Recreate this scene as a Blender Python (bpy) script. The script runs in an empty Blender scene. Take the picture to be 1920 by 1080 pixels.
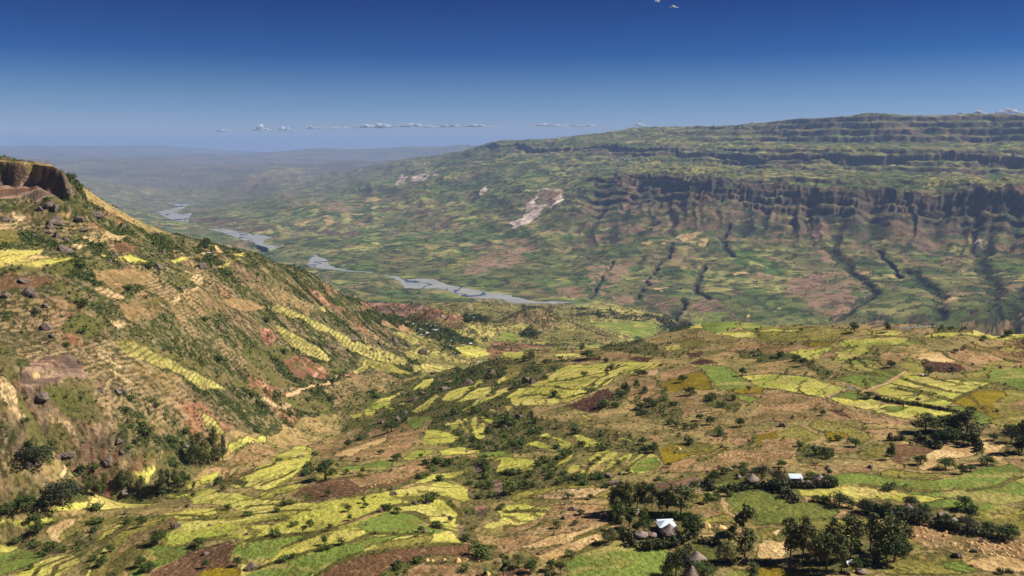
import bpy, math, random
import numpy as np
from mathutils import Vector
R = math.radians
scene = bpy.context.scene
COL = scene.collection

# ------------------------------------------------------------------ camera
FOC = 1663.0                      # focal length in pixels of a 1920 px wide frame
PITCH = math.atan((540 - 268) / FOC)
cam_d = bpy.data.cameras.new('camera')
cam_d.sensor_width = 36.0
cam_d.lens = 36.0 * FOC / 1920.0
cam_d.clip_start = 1.0
cam_d.clip_end = 400000.0
cam = bpy.data.objects.new('camera', cam_d)
cam.location = (0, 0, 0)
cam.rotation_euler = (math.pi / 2 - PITCH, 0, 0)
COL.objects.link(cam)
scene.camera = cam

# ------------------------------------------------------------------ sky, sun, exposure
SUN_AZ, SUN_EL = R(82), R(43)     # azimuth clockwise from straight ahead
w = bpy.data.worlds.new('World'); scene.world = w
w.use_nodes = True
nt = w.node_tree
bg = nt.nodes['Background']
sky = nt.nodes.new('ShaderNodeTexSky')
sky.sky_type = 'NISHITA'
sky.sun_disc = False
sky.sun_elevation = SUN_EL
sky.sun_rotation = SUN_AZ
sky.altitude = 2500
sky.air_density = 1.0
sky.dust_density = 0.2
sky.ozone_density = 4.0
gm = nt.nodes.new('ShaderNodeGamma'); gm.inputs[1].default_value = 1.0
hs = nt.nodes.new('ShaderNodeHueSaturation'); hs.inputs['Saturation'].default_value = 1.0
# a polarising filter on the whole sky: deeper away from the horizon
tc = nt.nodes.new('ShaderNodeTexCoord')
sx = nt.nodes.new('ShaderNodeSeparateXYZ')
mr = nt.nodes.new('ShaderNodeMapRange')
mr.inputs[1].default_value = 0.0; mr.inputs[2].default_value = 0.6
mx = nt.nodes.new('ShaderNodeValToRGB')
cr_ = mx.color_ramp; cr_.interpolation = 'LINEAR'
STOPS = [(0.0, (.88, .90, 1.12)), (.020, (.69, .77, 1.07)), (.037, (.52, .67, .98)), (.0595, (.35, .55, .85)), (.094, (.055, .29, .67)), (.161, (.003, .118, .43)), (.30, (.03, .14, .40)), (.6, (.10, .22, .45))]
while len(cr_.elements) < len(STOPS): cr_.elements.new(0.5)
for e_, (z_, c_) in zip(cr_.elements, STOPS):
    e_.position = z_ / 0.6; e_.color = (*[q / 1.25 for q in c_], 1)
mu = nt.nodes.new('ShaderNodeMix'); mu.data_type = 'RGBA'; mu.blend_type = 'MULTIPLY'; mu.inputs[0].default_value = 1
nt.links.new(tc.outputs['Generated'], sx.inputs[0])
nt.links.new(sx.outputs[2], mr.inputs[0])
nt.links.new(mr.outputs[0], mx.inputs['Fac'])
nt.links.new(sky.outputs[0], mu.inputs[6])
nt.links.new(mx.outputs['Color'], mu.inputs[7])
nt.links.new(mu.outputs[2], bg.inputs[0])
bg.inputs[1].default_value = 0.060

sl = bpy.data.lights.new('sun', 'SUN')
sl.energy = 4.8; sl.angle = R(0.5); sl.color = (1.0, 0.945, 0.86)
sun = bpy.data.objects.new('sun', sl)
sd = Vector((math.sin(SUN_AZ) * math.cos(SUN_EL), math.cos(SUN_AZ) * math.cos(SUN_EL), math.sin(SUN_EL)))
sun.rotation_euler = sd.to_track_quat('Z', 'Y').to_euler()
sun.location = sd * 2000
COL.objects.link(sun)

vs = scene.view_settings
scene.display_settings.display_device = 'sRGB'
vs.view_transform = 'Standard'
try: vs.look = 'None'
except Exception: pass
vs.gamma = 1.0; vs.use_curve_mapping = False
vs.exposure = 0.62
cy = scene.cycles
cy.max_bounces = 4; cy.diffuse_bounces = 2; cy.glossy_bounces = 1; cy.transmission_bounces = 2
cy.volume_bounces = 0; cy.transparent_max_bounces = 4
cy.caustics_reflective = False; cy.caustics_refractive = False
cy.use_denoising = True

def srgb(r, g, b):
    f = lambda c: (c / 12.92 if c <= 0.04045 else ((c + 0.055) / 1.055) ** 2.4)
    return np.array([f(r / 255), f(g / 255), f(b / 255)])
# ------------------------------------------------------------------ numpy noise
_T = [np.random.default_rng(7000 + k).random((256, 256), dtype=np.float32) for k in range(8)]
def _hash(ix, iy, seed):
    return _T[seed & 7][(ix + seed * 37) & 255, (iy + seed * 91) & 255]
def vnoise(x, y, seed=0):
    x = np.asarray(x); y = np.asarray(y)
    if y.shape != x.shape: x, y = np.broadcast_arrays(x, y)
    fxx = np.floor(x); fyy = np.floor(y)
    fx = (x - fxx).astype(np.float32); fy = (y - fyy).astype(np.float32)
    ix = (fxx.astype(np.int64) + seed * 37) & 255; iy = (fyy.astype(np.int64) + seed * 91) & 255
    fx = fx * fx * (3 - 2 * fx); fy = fy * fy * (3 - 2 * fy)
    T = _T[seed & 7].ravel(); ix1 = (ix + 1) & 255; iy1 = (iy + 1) & 255
    a = T[ix * 256 + iy]; b = T[ix1 * 256 + iy]; c = T[ix * 256 + iy1]; d = T[ix1 * 256 + iy1]
    a = a + (b - a) * fx; c = c + (d - c) * fx
    return a + (c - a) * fy
def fbm(x, y, seed=0, oct=3, gain=0.5):
    x, y = x * 0.83 + y * 0.56, y * 0.83 - x * 0.56
    s = 0; a = 1; t = 0
    for k in range(oct):
        s = s + a * vnoise(x, y, seed + 17 * k); t += a; a *= gain
        x, y = x * 1.63 + y * 1.21 + 11.3, y * 1.63 - x * 1.21 + 5.7
    return s / t
def ridged(x, y, seed=0, oct=3):
    s = 0; a = 1; t = 0
    for k in range(oct):
        s = s + a * (1 - np.abs(2 * vnoise(x, y, seed + 31 * k) - 1)); t += a; a *= 0.5
        x, y = x * 1.72 + y * 1.2 + 3.3, y * 1.72 - x * 1.2 + 9.1
    return s / t
def sstep(a, b, x):
    t = np.clip((x - a) / (b - a), 0, 1)
    return t * t * (3 - 2 * t)

# ------------------------------------------------------------------ surveying: sight lines from the viewpoint
cp, sp = math.cos(PITCH), math.sin(PITCH)
def ray(px, py):
    u = (np.asarray(px, float) - 960) / FOC; v = (540 - np.asarray(py, float)) / FOC
    return u, v * sp + cp, v * cp - sp
def az_tan(px, py):
    dx, dy, dz = ray(px, py)
    return np.arctan2(dx, dy), dz / np.hypot(dx, dy)

CTRL = []                                    # azimuth, log distance, height
def V(*pts):                                 # sighted points: pixel, pixel, horizontal distance
    for px, py, r in pts:
        a, t = az_tan(px, py); CTRL.append((float(a), math.log(r), float(t * r)))
def Z(*pts):                                 # sighted points: pixel, pixel, height below the viewpoint
    for px, py, z in pts:
        a, t = az_tan(px, py); r = z / t; CTRL.append((float(a), math.log(r), float(z)))
def H(*pts):                                 # hidden ground: bearing, distance, height
    for px, r, z in pts:
        a, t = az_tan(px, 500); CTRL.append((float(a), math.log(r), float(z)))

# the hill under the viewpoint
for px in (-500, 0, 500, 960, 1400, 1920, 2400):
    H((px, 5, -4), (px, 10, -16), (px, 30, -38), (px, 100, -82), (px, 220, -142))
# near fields
Z((-250, 1080, -200), (0, 1080, -190), (240, 1080, -183), (480, 1080, -175), (720, 1080, -169), (900, 1080, -169), (1100, 1080, -166),
  (1400, 1080, -165), (1700, 1080, -162), (1920, 1080, -160), (2150, 1080, -157))
Z((0, 1000, -196), (300, 1000, -184), (600, 1000, -173), (800, 1000, -171), (880, 980, -178), (1000, 1000, -171), (1250, 1000, -167), (1600, 1000, -164),
  (1920, 1000, -160), (2150, 1000, -156))
Z((200, 940, -197), (400, 910, -203), (500, 870, -198), (600, 890, -186), (720, 910, -179), (890, 900, -186), (1000, 900, -179), (1200, 900, -172),
  (1450, 900, -168), (1750, 900, -165), (1920, 880, -163), (2150, 880, -160))
Z((650, 840, -215), (760, 810, -212), (900, 810, -209), (1050, 800, -196), (1250, 800, -184), (1500, 800, -175), (1750, 800, -170), (1920, 780, -168), (2150, 780, -165))
Z((830, 745, -238), (950, 735, -222), (1100, 720, -205), (1300, 730, -190), (1550, 720, -178), (1750, 720, -172), (1920, 700, -170), (2150, 700, -168))
Z((890, 712, -243), (960, 680, -243), (1090, 665, -230), (1250, 660, -208), (1450, 660, -188), (1700, 660, -175), (1920, 640, -168), (2150, 640, -166))
EDGE = [(900, 696, 980), (960, 669, 1010), (1090, 655, 1010), (1180, 641, 1005), (1290, 613, 1010), (1400, 604, 1010), (1560, 612, 945), (1700, 611, 920), (1920, 604, 880), (2150, 600, 860)]
V(*EDGE)
for px, py, r in EDGE[1:]:
    H((px, r * 1.10, -268 if px < 1250 else -235), (px, r * 1.3, -345))
H((1090, 1600, -375), (1250, 1600, -415), (1400, 1500, -430), (1600, 1500, -440), (1750, 1500, -440), (1920, 1500, -440), (2150, 1500, -440))
H((1300, 2100, -540), (1500, 2100, -570), (1700, 2100, -580), (1920, 2100, -580), (2150, 2100, -580))
H((1400, 2800, -660), (1600, 2800, -670), (1750, 2800, -680), (1920, 2800, -680), (2150, 2800, -680))
# side valley at the foot of the left hill
Z((-200, 985, -214), (0, 962, -215), (100, 950, -216), (240, 908, -219), (370, 868, -223), (480, 818, -240), (560, 793, -253), (640, 772, -263), (720, 735, -281), (800, 708, -302), (870, 693, -318))
V((960, 662, 1464), (1050, 642, 1743), (1150, 630, 1975), (1230, 612, 2500), (1275, 602, 2950))
# left hill: cliff of the butte, crest falling to the right, flank
V((-350, 300, 1010), (-200, 300, 1005), (0, 303, 1000), (60, 307, 985), (110, 318, 958), (127, 334, 945))
V((-350, 372, 930), (-200, 372, 930), (0, 374, 922), (60, 378, 918), (110, 372, 915), (138, 366, 925))
V((0, 297, 1100), (-300, 292, 1150))
H((-500, 1100, -15), (-500, 940, -55), (-500, 700, -150), (-500, 520, -205))
V((150, 374, 940), (200, 401, 955), (260, 426, 985), (310, 441, 1015), (400, 459, 1095), (480, 478, 1175), (560, 503, 1275), (620, 541, 1365), (660, 561, 1430), (700, 579, 1520), (745, 594, 1640))
H((-350, 1600, -150), (-100, 1500, -150), (60, 1300, -120), (200, 1200, -175), (320, 1250, -225), (480, 1400, -260), (620, 1560, -320), (740, 1850, -420))
H((-350, 2300, -420), (-100, 2200, -420), (100, 2000, -420), (300, 2000, -440), (480, 2050, -470), (620, 2200, -500))
H((-350, 3300, -620), (0, 3200, -620), (250, 3100, -620), (480, 3000, -600), (620, 3000, -570))
H((-350, 4500, -680), (0, 4500, -680), (250, 4400, -690), (420, 4200, -660), (480, 4300, -690), (-350, 7000, -650), (0, 7000, -660))
V((0, 450, 830), (0, 550, 750), (0, 650, 682), (0, 750, 628), (0, 850, 574))
H((-300, 830, -90), (-300, 740, -127), (-300, 615, -178))
V((240, 800, 626), (240, 700, 682), (240, 600, 748), (240, 500, 850))
V((370, 760, 690), (370, 660, 775), (370, 560, 875))
V((480, 740, 800), (480, 650, 890), (480, 560, 1000))
V((600, 700, 930), (600, 620, 1080), (600, 560, 1230))
V((720, 680, 1130), (720, 630, 1330), (720, 604, 1520))
V((800, 660, 1330), (800, 620, 1650), (780, 590, 1900), (880, 660, 1400), (880, 625, 1750), (880, 600, 2000), (900, 582, 2400))
V((1000, 576, 2150), (1000, 612, 2000), (940, 600, 2150), (1060, 606, 2200), (1000, 640, 1750), (1100, 600, 2500), (1100, 625, 2000))
H((1000, 2600, -560))
V((700, 532, 3500), (800, 560, 3200), (900, 572, 2900), (650, 521, 3700), (930, 572, 3300), (1150, 578, 3300), (1250, 590, 3100))
# river bed
RIV = [(1040, 567.5), (990, 563), (900, 549), (840, 533), (740, 518), (620, 503), (590, 490), (545, 476), (505, 460), (430, 438), (370, 425), (345, 410), (315, 401), (345, 382)]
Z(*[(x, y, -700) for x, y in RIV])
H((1130, 3700, -700), (1250, 3400, -700), (1350, 3350, -700), (1500, 3350, -700), (1700, 3370, -700), (1920, 3350, -700), (2150, 3350, -700))
# far rim on the right
V((1920, 214, 9500), (1750, 215, 9600), (1600, 217, 9800), (1450, 227, 10000), (1300, 240, 10500), (1200, 240, 11000), (1130, 252, 11300), (1000, 262, 11500), (920, 266, 11900), (880, 281, 12000), (2200, 214, 9300))
V((1920, 244, 8950), (1750, 245, 9050), (1600, 246, 9200), (1450, 248, 9500), (1300, 252, 9900), (2200, 244, 8800))
V((1500, 272, 8600), (1900, 270, 8400), (1200, 262, 9900), (1700, 270, 8500), (2200, 270, 8200))
C1T = [(880, 284, 11500), (905, 268, 11300), (1000, 268, 10300), (1150, 274, 9400), (1250, 280, 8800), (1400, 286, 8200), (1440, 287, 8000), (1560, 289, 7800), (1700, 290, 7700), (1920, 292, 7600), (2200, 292, 7500)]
C1B = [(905, 279, 11000), (1000, 283, 10000), (1150, 286, 9150), (1250, 293, 8600), (1400, 300, 8000), (1440, 303, 7820), (1560, 305, 7600), (1700, 309, 7500), (1920, 318, 7350), (2200, 318, 7250)]
V(*C1T); V(*C1B)
C2T = [(1180, 328, 6900), (1230, 330, 6700), (1300, 335, 6400), (1440, 345, 6100), (1560, 351, 5900), (1700, 353, 5800), (1920, 354, 5700), (2200, 354, 5600)]
C2B = [(1180, 350, 6650), (1230, 355, 6450), (1300, 374, 6000), (1440, 393, 5700), (1600, 400, 5520), (1750, 404, 5450), (1920, 409, 5400), (2200, 409, 5300)]
V(*C2T); V(*C2B)
V((1300, 432, 5400), (1440, 455, 5150), (1600, 470, 4950), (1750, 478, 4850), (1920, 485, 4750), (2200, 485, 4650))
V((1440, 520, 4500), (1600, 540, 4200), (1750, 550, 4000), (1920, 550, 3950), (1500, 580, 3800), (1700, 590, 3600), (1900, 595, 3500), (2200, 560, 3800))
V((1100, 330, 7500), (1100, 380, 6500), (1100, 420, 5900), (1100, 480, 5100), (1100, 540, 4250), (1250, 570, 3780), (1200, 460, 5150), (1200, 400, 5950))
V((960, 300, 9300), (960, 340, 8000), (960, 400, 6700), (960, 460, 5600), (960, 520, 4550))
V((800, 320, 10300), (760, 299, 12000), (700, 310, 12500), (800, 370, 8200), (800, 430, 6700), (800, 490, 5170))
V((650, 330, 12000), (650, 370, 9500), (650, 420, 7300), (650, 470, 5750), (500, 335, 12500), (500, 370, 10300))
V((370, 383, 9300), (440, 408, 7850), (510, 428, 6800), (560, 436, 6450), (500, 400, 8300))
Z((390, 392, -697), (440, 418, -697), (500, 441, -697), (560, 446, -697))
V((250, 400, 8500), (200, 380, 9500), (150, 340, 12500), (300, 343, 13200), (380, 345, 13000), (380, 356, 12300), (460, 350, 12000), (250, 310, 18000), (450, 312, 18000), (100, 300, 22000), (600, 305, 18000))
H((760, 14000, -420), (880, 14000, -330), (1000, 14000, -250), (1200, 13500, -100), (1500, 13000, 200), (1900, 12500, 250), (2200, 12500, 250))
V((530, 288, 29000), (570, 284, 29000), (700, 282, 29000), (760, 280, 28500), (820, 276, 28500), (880, 270, 28000))
V((500, 296, 26500), (540, 296, 26500), (700, 295, 26500), (850, 292, 26000))
H((560, 36000, -700), (700, 36000, -700), (850, 36000, -650))
H((1000, 28000, -100), (1300, 28000, -100), (1700, 26000, 0), (2200, 26000, 0))
V((-300, 277, 47000), (0, 276, 47000), (150, 277, 47000), (280, 276, 47000), (400, 281, 46000), (480, 284, 46000), (0, 290, 34000), (300, 291, 34000), (440, 292, 33000))
H((0, 56000, -900), (300, 56000, -900), (480, 56000, -900))
for px in (-400, 0, 400, 800, 1200, 1600, 2100): H((px, 70000, -900))

CT = np.array(CTRL)
_xy = CT[:, :2]; RB = 0.035
def _phi(d2): return np.sqrt(d2 + RB * RB)
_d2 = ((_xy[:, None, :] - _xy[None, :, :]) ** 2).sum(-1)
_n = len(CT)
_A = np.zeros((_n + 1, _n + 1)); _A[:_n, :_n] = _phi(_d2) - 1e-4 * np.eye(_n); _A[:_n, _n] = 1; _A[_n, :_n] = 1
_W = np.linalg.solve(_A, np.append(CT[:, 2], 0))
def rbf(a, s):
    sh = a.shape; a = a.ravel(); s = s.ravel(); out = np.empty(a.size)
    for i in range(0, a.size, 20000):
        d2 = (a[i:i + 20000, None] - _xy[None, :, 0]) ** 2 + (s[i:i + 20000, None] - _xy[None, :, 1]) ** 2
        out[i:i + 20000] = _phi(d2) @ _W[:_n] + _W[_n]
    return out.reshape(sh)

# coarse survey grid, then the fine sheet
AZ0, AZ1 = -R(41), R(41)
S0, S1 = math.log(5.0), math.log(70000.0)
CG_A = np.linspace(AZ0, AZ1, 900); CG_S = np.linspace(S0, S1, 620)
CG = rbf(*np.meshgrid(CG_A, CG_S, indexing='ij'))
def bil(G, fi, fj):
    fi = np.clip(fi, 0, G.shape[0] - 1.001); fj = np.clip(fj, 0, G.shape[1] - 1.001)
    i = fi.astype(int); j = fj.astype(int); u = fi - i; v = fj - j
    return (G[i, j] * (1 - u) + G[i + 1, j] * u) * (1 - v) + (G[i, j + 1] * (1 - u) + G[i + 1, j + 1] * u) * v
def base_h(a, s):
    return bil(CG, (a - AZ0) / (AZ1 - AZ0) * (len(CG_A) - 1), (s - S0) / (S1 - S0) * (len(CG_S) - 1))

def seg(s0, s1, n): return np.linspace(s0, s1, n, endpoint=False)
QUAL = globals().get('QUAL', 1.0)
LR = np.log
SR = np.concatenate([seg(LR(5), LR(300), int(40)), seg(LR(300), LR(1400), int(640 * QUAL)), seg(LR(1400), LR(4000), int(240 * QUAL)),
                     seg(LR(4000), LR(11800), int(600 * QUAL)), np.linspace(LR(11800), LR(70000), int(150 * QUAL))])
# bearings: dense inside the view and a step either side of it, sparser beyond
AA = np.concatenate([np.linspace(AZ0, -R(33), 60, endpoint=False), np.linspace(-R(33), R(33), int(1260 * QUAL)), np.linspace(R(33), AZ1, 61)[1:]])
SR = np.sort(np.concatenate([SR, seg(LR(912), LR(992), int(90 * QUAL))]))
NA, NS = len(AA), len(SR)
GA, GS = np.meshgrid(AA, SR, indexing='ij')
GR = np.exp(GS)
GX = GR * np.sin(GA); GY = GR * np.cos(GA)

def line_r(line, a):                          # log distance of a surveyed line at bearing a
    p = np.array([(float(az_tan(x, y)[0]), math.log(r)) for x, y, r in line]); p = p[np.argsort(p[:, 0])]
    return np.interp(a, p[:, 0], p[:, 1]), p[0, 0], p[-1, 0]
def az_of(px, py=500): return float(az_tan(px, py)[0])

# domain warp makes spurs and alcoves of the smooth survey
wfar = sstep(LR(3800), LR(5200), GS) * (1 - sstep(LR(12500), LR(20000), GS))
m1 = fbm(GX / 420, GY / 420, 3, 4) - 0.5
m2 = fbm(GX / 900, GY / 900, 4, 3) - 0.5
HZ = base_h(GA, GS + wfar * (m1 * 0.05 + m2 * 0.03))

def sharpen(top, bot, wfrac, jag, seed, amount=1.0, fade=0.02, rid=0.35):
    """steepen a surveyed scarp into a rock face with buttresses and clefts"""
    global HZ
    rt, a0, a1 = line_r(top, GA); rb, b0, b1 = line_r(bot, GA)
    mid = 0.5 * (rt + rb); wid = np.maximum(rt - rb, 1e-3)
    rm = np.exp(mid)
    q = GA * rm
    j = (fbm(q / 170, HZ / 90, seed, 4) - 0.5) * 1.9 + (ridged(q / 60, HZ / 40, seed + 5, 3) - 0.55) * rid + (vnoise(q / 11, HZ / 16, seed + 9) - 0.5) * 0.35
    c = mid + j * jag * wid
    t = (GS - c) / wid
    dh = (base_h(AA, line_r(top, AA)[0]) - base_h(AA, line_r(bot, AA)[0]))[:, None] * amount
    m = sstep(a0 - fade, a0 + fade, GA) * (1 - sstep(a1 - fade, a1 + fade, GA)) if fade else 1.0
    HZ = HZ + m * dh * (sstep(-wfrac, wfrac, t) - sstep(-0.62, 0.62, t))
# ------------------------------------------------------------------ scarps, spurs, gullies
BUT = [(-400, 302, 1008), (-200, 302, 1003), (0, 305, 996), (60, 309, 980), (110, 320, 953), (127, 336, 940)]
BUB = [(-400, 372, 930), (-200, 372, 930), (0, 374, 922), (60, 378, 914), (110, 373, 908), (127, 368, 912)]
sharpen(BUT, BUB, 0.09, 0.32, 41, 1.0, 0.004, 0.7)
_bt = line_r(BUT, AA)[0]; _bz = base_h(AA, _bt)[:, None]
_cap = _bz + 1.5 + np.maximum(GR - np.exp(_bt)[:, None], 0) * 0.035 + (fbm(GX / 18, GY / 18, 47, 3) - 0.5) * 5
_bm = (GA < az_of(132, 336)) & (GR > 900) & (GR < 1120)
HZ = np.where(_bm, np.minimum(HZ, _cap), HZ)
sharpen(C1T, C1B, 0.10, 0.45, 51, 1.15)
sharpen(C2T, C2B, 0.30, 0.34, 61, 0.9)

# horizontal lava beds of the far rim: benches and risers
rim = sstep(LR(7000), LR(8300), GS) * (1 - sstep(LR(11800), LR(13500), GS)) * sstep(az_of(1130), az_of(1480), GA)
zz = HZ + (fbm(GX / 700, GY / 700, 71, 3) - 0.5) * 18 + (fbm(GX / 75, GY / 75, 72, 3) - 0.5) * 20 + (vnoise(GX / 28, GY / 28, 73) - 0.5) * 8
def stair(z, step, sharp):
    k = np.floor(z / step); f = z / step - k
    return (k + sstep(0.5 - sharp, 0.5 + sharp, f)) * step - step * 0.0
HZ = HZ + rim * sstep(-40, 20, HZ) * (stair(zz, 64, 0.13) - zz) * (0.55 + 0.45 * sstep(.3, .6, fbm(GX / 500, GY / 500, 75, 2)))
mid = sstep(LR(5200), LR(6200), GS) * (1 - sstep(LR(9000), LR(11500), GS)) * sstep(az_of(930), az_of(1200), GA) * (1 - sstep(-60, 0, HZ)) * sstep(-330, -280, HZ)
HZ = HZ + mid * (stair(zz, 45, 0.16) - zz) * 0.6

SIL = [(880, 281, 12000), (920, 267, 11900), (1000, 262, 11500), (1130, 252, 11300), (1190, 240, 11000), (1300, 239, 10500), (1380, 236, 10300), (1450, 227, 10000), (1600, 217, 9800), (1750, 215.5, 9600), (1920, 214, 9500), (2200, 213, 9300)]
_sp = np.array([(az_tan(x, y)[0], math.log(r), r * az_tan(x, y)[1]) for x, y, r in SIL])
_sz = np.interp(AA, _sp[:, 0], _sp[:, 2])[:, None]; _sr = np.interp(AA, _sp[:, 0], _sp[:, 1])[:, None]
HZ = np.where((GA > az_of(885)) & (GS > _sr - 0.13) & (GR < 30000), np.minimum(HZ, _sz + (fbm(GX / 130, GY / 130, 74, 3) - 0.5) * 9), HZ)
# spurs and ravines under the lower cliff
spb, _, _ = line_r([(1040, 470, 5200), (1200, 445, 5350), (1300, 432, 5400), (1440, 455, 5150), (1600, 470, 4950), (1750, 478, 4850), (1920, 485, 4750), (2200, 485, 4650)], GA)
spt, _, _ = line_r([(1040, 345, 7100)] + C2T, GA)
fr = (GS - spb) / np.maximum(spt - spb, 1e-3)
q = GA * 5500 + (fbm(GX / 300, GY / 300, 81, 3) - 0.5) * 130
rb1 = 0.62 * ridged(q / 270, GS * 2.6, 82, 2) + 0.38 * ridged(q / 105, GS * 5, 86, 2)
spm = sstep(-0.15, 0.25, fr) * (1 - sstep(0.75, 1.12, fr)) * sstep(az_of(1010), az_of(1160), GA)
HZ = HZ - spm * (1 - rb1) ** 1.2 * 120 + spm * 18
# weathered ledges in the same face
HZ = HZ + spm * sstep(0.45, 0.7, fr) * (stair(zz, 42, 0.12) - zz) * 0.7

# broad ravines on the left part of the far side
lm = sstep(LR(4600), LR(5600), GS) * (1 - sstep(LR(10500), LR(12500), GS)) * sstep(az_of(560), az_of(700), GA) * (1 - sstep(az_of(1020), az_of(1150), GA))
flat = sstep(-690, -640, HZ)
HZ = HZ - lm * flat * (1 - ridged((GX + GY * 0.25) / 620, GY / 2600, 91, 3)) * 75 + lm * flat * 20

# general roughness of the ground
nearw = 1 - sstep(LR(900), LR(1500), GS)
butm = sstep(LR(770), LR(860), GS) * (1 - sstep(az_of(170), az_of(280), GA)) * (1 - sstep(LR(1300), LR(1500), GS))
hillm = (1 - butm) * sstep(LR(520), LR(620), GS) * (1 - sstep(az_of(560, 700), az_of(700, 700), GA)) * (1 - sstep(LR(1900), LR(2400), GS))
HZ = HZ + nearw * sstep(LR(250), LR(330), GS) * ((fbm(GX / 70, GY / 70, 5, 4) - 0.5) * 4.0)
hv = (GX * 0.45 - GY * 0.9)
HZ = HZ + hillm * sstep(LR(560), LR(720), GS) * ((ridged(hv / 150 + 0.2, (GX * 0.9 + GY * 0.45) / 420, 7, 4) - 0.6) * 12 + (fbm(GX / 22, GY / 22, 8, 3) - 0.5) * 5)
valm = sstep(LR(1150), LR(1500), GS) * (1 - sstep(LR(3600), LR(4200), GS))
HZ = HZ + valm * (1 - hillm) * (fbm(GX / 160, GY / 160, 9, 4) - 0.5) * 16
_rp = [(x, y) for x, y in RIV]
_ra = []
for _x, _y in _rp:
    _a, _t = az_tan(_x, _y); _r = -700 / float(_t); _ra.append(Vector((_r * math.sin(float(_a)), _r * math.cos(float(_a)), -700)))
RD = np.full(HZ.shape, 1e5)
_I = np.nonzero((GR > 3000) & (GR < 13000) & (np.abs(GA) < R(33)))
_d = np.full(len(_I[0]), 1e9)
for _a, _b in zip(_ra[:-1], _ra[1:]):
    _dx, _dy = _b.x - _a.x, _b.y - _a.y
    _t = np.clip(((GX[_I] - _a.x) * _dx + (GY[_I] - _a.y) * _dy) / (_dx * _dx + _dy * _dy), 0, 1)
    _d = np.minimum(_d, np.hypot(GX[_I] - _a.x - _t * _dx, GY[_I] - _a.y - _t * _dy))
RD[_I] = _d
gw = sstep(60, 650, RD) * sstep(LR(3900), LR(4600), GS) * (1 - sstep(LR(14000), LR(20000), GS))
stee = gw * sstep(-560, -420, HZ)
HZ = HZ + stee * ((ridged(GX / 85, GY / 85, 14, 3) - 0.6) * 9 + (fbm(GX / 34, GY / 34, 16, 3) - 0.5) * 12)
HZ = HZ + gw * sstep(-697, -660, HZ) * ((fbm(GX / 260, GY / 260, 10, 5) - 0.5) * 42 + (ridged(GX / 330, GY / 330, 12, 3) - 0.6) * 22)
_az = np.array([math.atan2(p.x, p.y) for p in _ra[:-1]]); _rr = np.array([math.hypot(p.x, p.y) for p in _ra[:-1]]); _o = np.argsort(_az)
RNEAR = (GR < np.interp(GA, _az[_o], _rr[_o])) & (GA > _az.min() - 0.01) & (GA < _az.max() + 0.02)
HZ = np.where(RD < 110, np.minimum(HZ, -699.5), HZ)
HZ = np.where(RNEAR & (RD < 900), np.minimum(HZ, -699 + np.maximum(RD - 110, 0) * 0.035), HZ)
HZ = np.where(~RNEAR & (RD < 3000), np.minimum(HZ, -698 + np.maximum(RD - 110, 0) * 0.08 + (np.maximum(RD - 110, 0) / 260) ** 3), HZ)
fw = sstep(LR(12500), LR(20000), GS)
HZ = HZ + fw * ((fbm(GX / 2600, GY / 2600, 11, 5) - 0.5) * 190 + (ridged(GX / 3600, GY / 3600, 13, 4) - 0.62) * 210)

# ------------------------------------------------------------------ sight lines onto the ground
JA = np.arange(NA); JS = np.arange(NS)
TAN = HZ / GR
J0 = int(np.searchsorted(SR, LR(300)))
def sight(px, py):
    """where the sight line through a point of the view meets the ground: fractional sheet indices"""
    a, t = az_tan(px, py)
    fi = float(np.interp(float(a), AA, JA)); i = min(int(fi), NA - 2); u = fi - i
    col = TAN[i] * (1 - u) + TAN[i + 1] * u
    hit = np.nonzero(col[J0:] >= t)[0]
    if len(hit) == 0: return fi, float(NS - 2)
    j = J0 + int(hit[0])
    if j == J0: return fi, float(j)
    c0, c1 = col[j - 1], col[j]
    return fi, j - 1 + float((t - c0) / max(c1 - c0, 1e-9))
def at_index(fi, fj):
    a = float(np.interp(fi, JA, AA)); s = float(np.interp(fj, JS, SR)); r = math.exp(s)
    i = min(int(fi), NA - 2); j = min(int(fj), NS - 2); u = fi - i; v = fj - j
    z = (HZ[i, j] * (1 - u) + HZ[i + 1, j] * u) * (1 - v) + (HZ[i, j + 1] * (1 - u) + HZ[i + 1, j + 1] * u) * v
    return Vector((r * math.sin(a), r * math.cos(a), z))
def spot(px, py): return at_index(*sight(px, py))
def ground_z(x, y):
    a = math.atan2(x, y); s = math.log(math.hypot(x, y))
    return at_index(float(np.interp(a, AA, JA)), float(np.interp(s, SR, JS))).z

# wooded stream gullies cut into the far slopes
GULLY = """
26 1566,598 1600,578 1632,555 1634,540 1600,510 1580,485 1560,470
24 1757,595 1762,575 1758,552 1740,535 1705,505
30 1890,600 1872,575 1868,545 1850,510 1838,490 1842,470
26 1905,600 1895,575 1925,540
16 1270,605 1262,590 1280,572 1275,560
14 1330,560 1300,540 1320,500
12 1190,560 1215,520 1250,480 1262,455
14 1370,480 1355,450 1362,420
12 1690,520 1668,490 1650,470
10 1110,560 1130,520 1150,490
"""
GLN = []
for ln in GULLY.strip().splitlines():
    p = ln.split(); wd = float(p[0]); pts = [tuple(map(float, c.split(','))) for c in p[1:]]
    GLN.append((wd, [at_index(*sight(x, y)) for x, y in pts]))
def seg_dist(X, Y, pts):
    d = np.full(X.shape, 1e9)
    for a, b in zip(pts[:-1], pts[1:]):
        dx, dy = b.x - a.x, b.y - a.y; L = dx * dx + dy * dy + 1e-9
        t = np.clip(((X - a.x) * dx + (Y - a.y) * dy) / L, 0, 1)
        d = np.minimum(d, np.hypot(X - a.x - t * dx, Y - a.y - t * dy))
    return d
GUL = np.zeros_like(HZ, dtype=np.float32)
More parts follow.
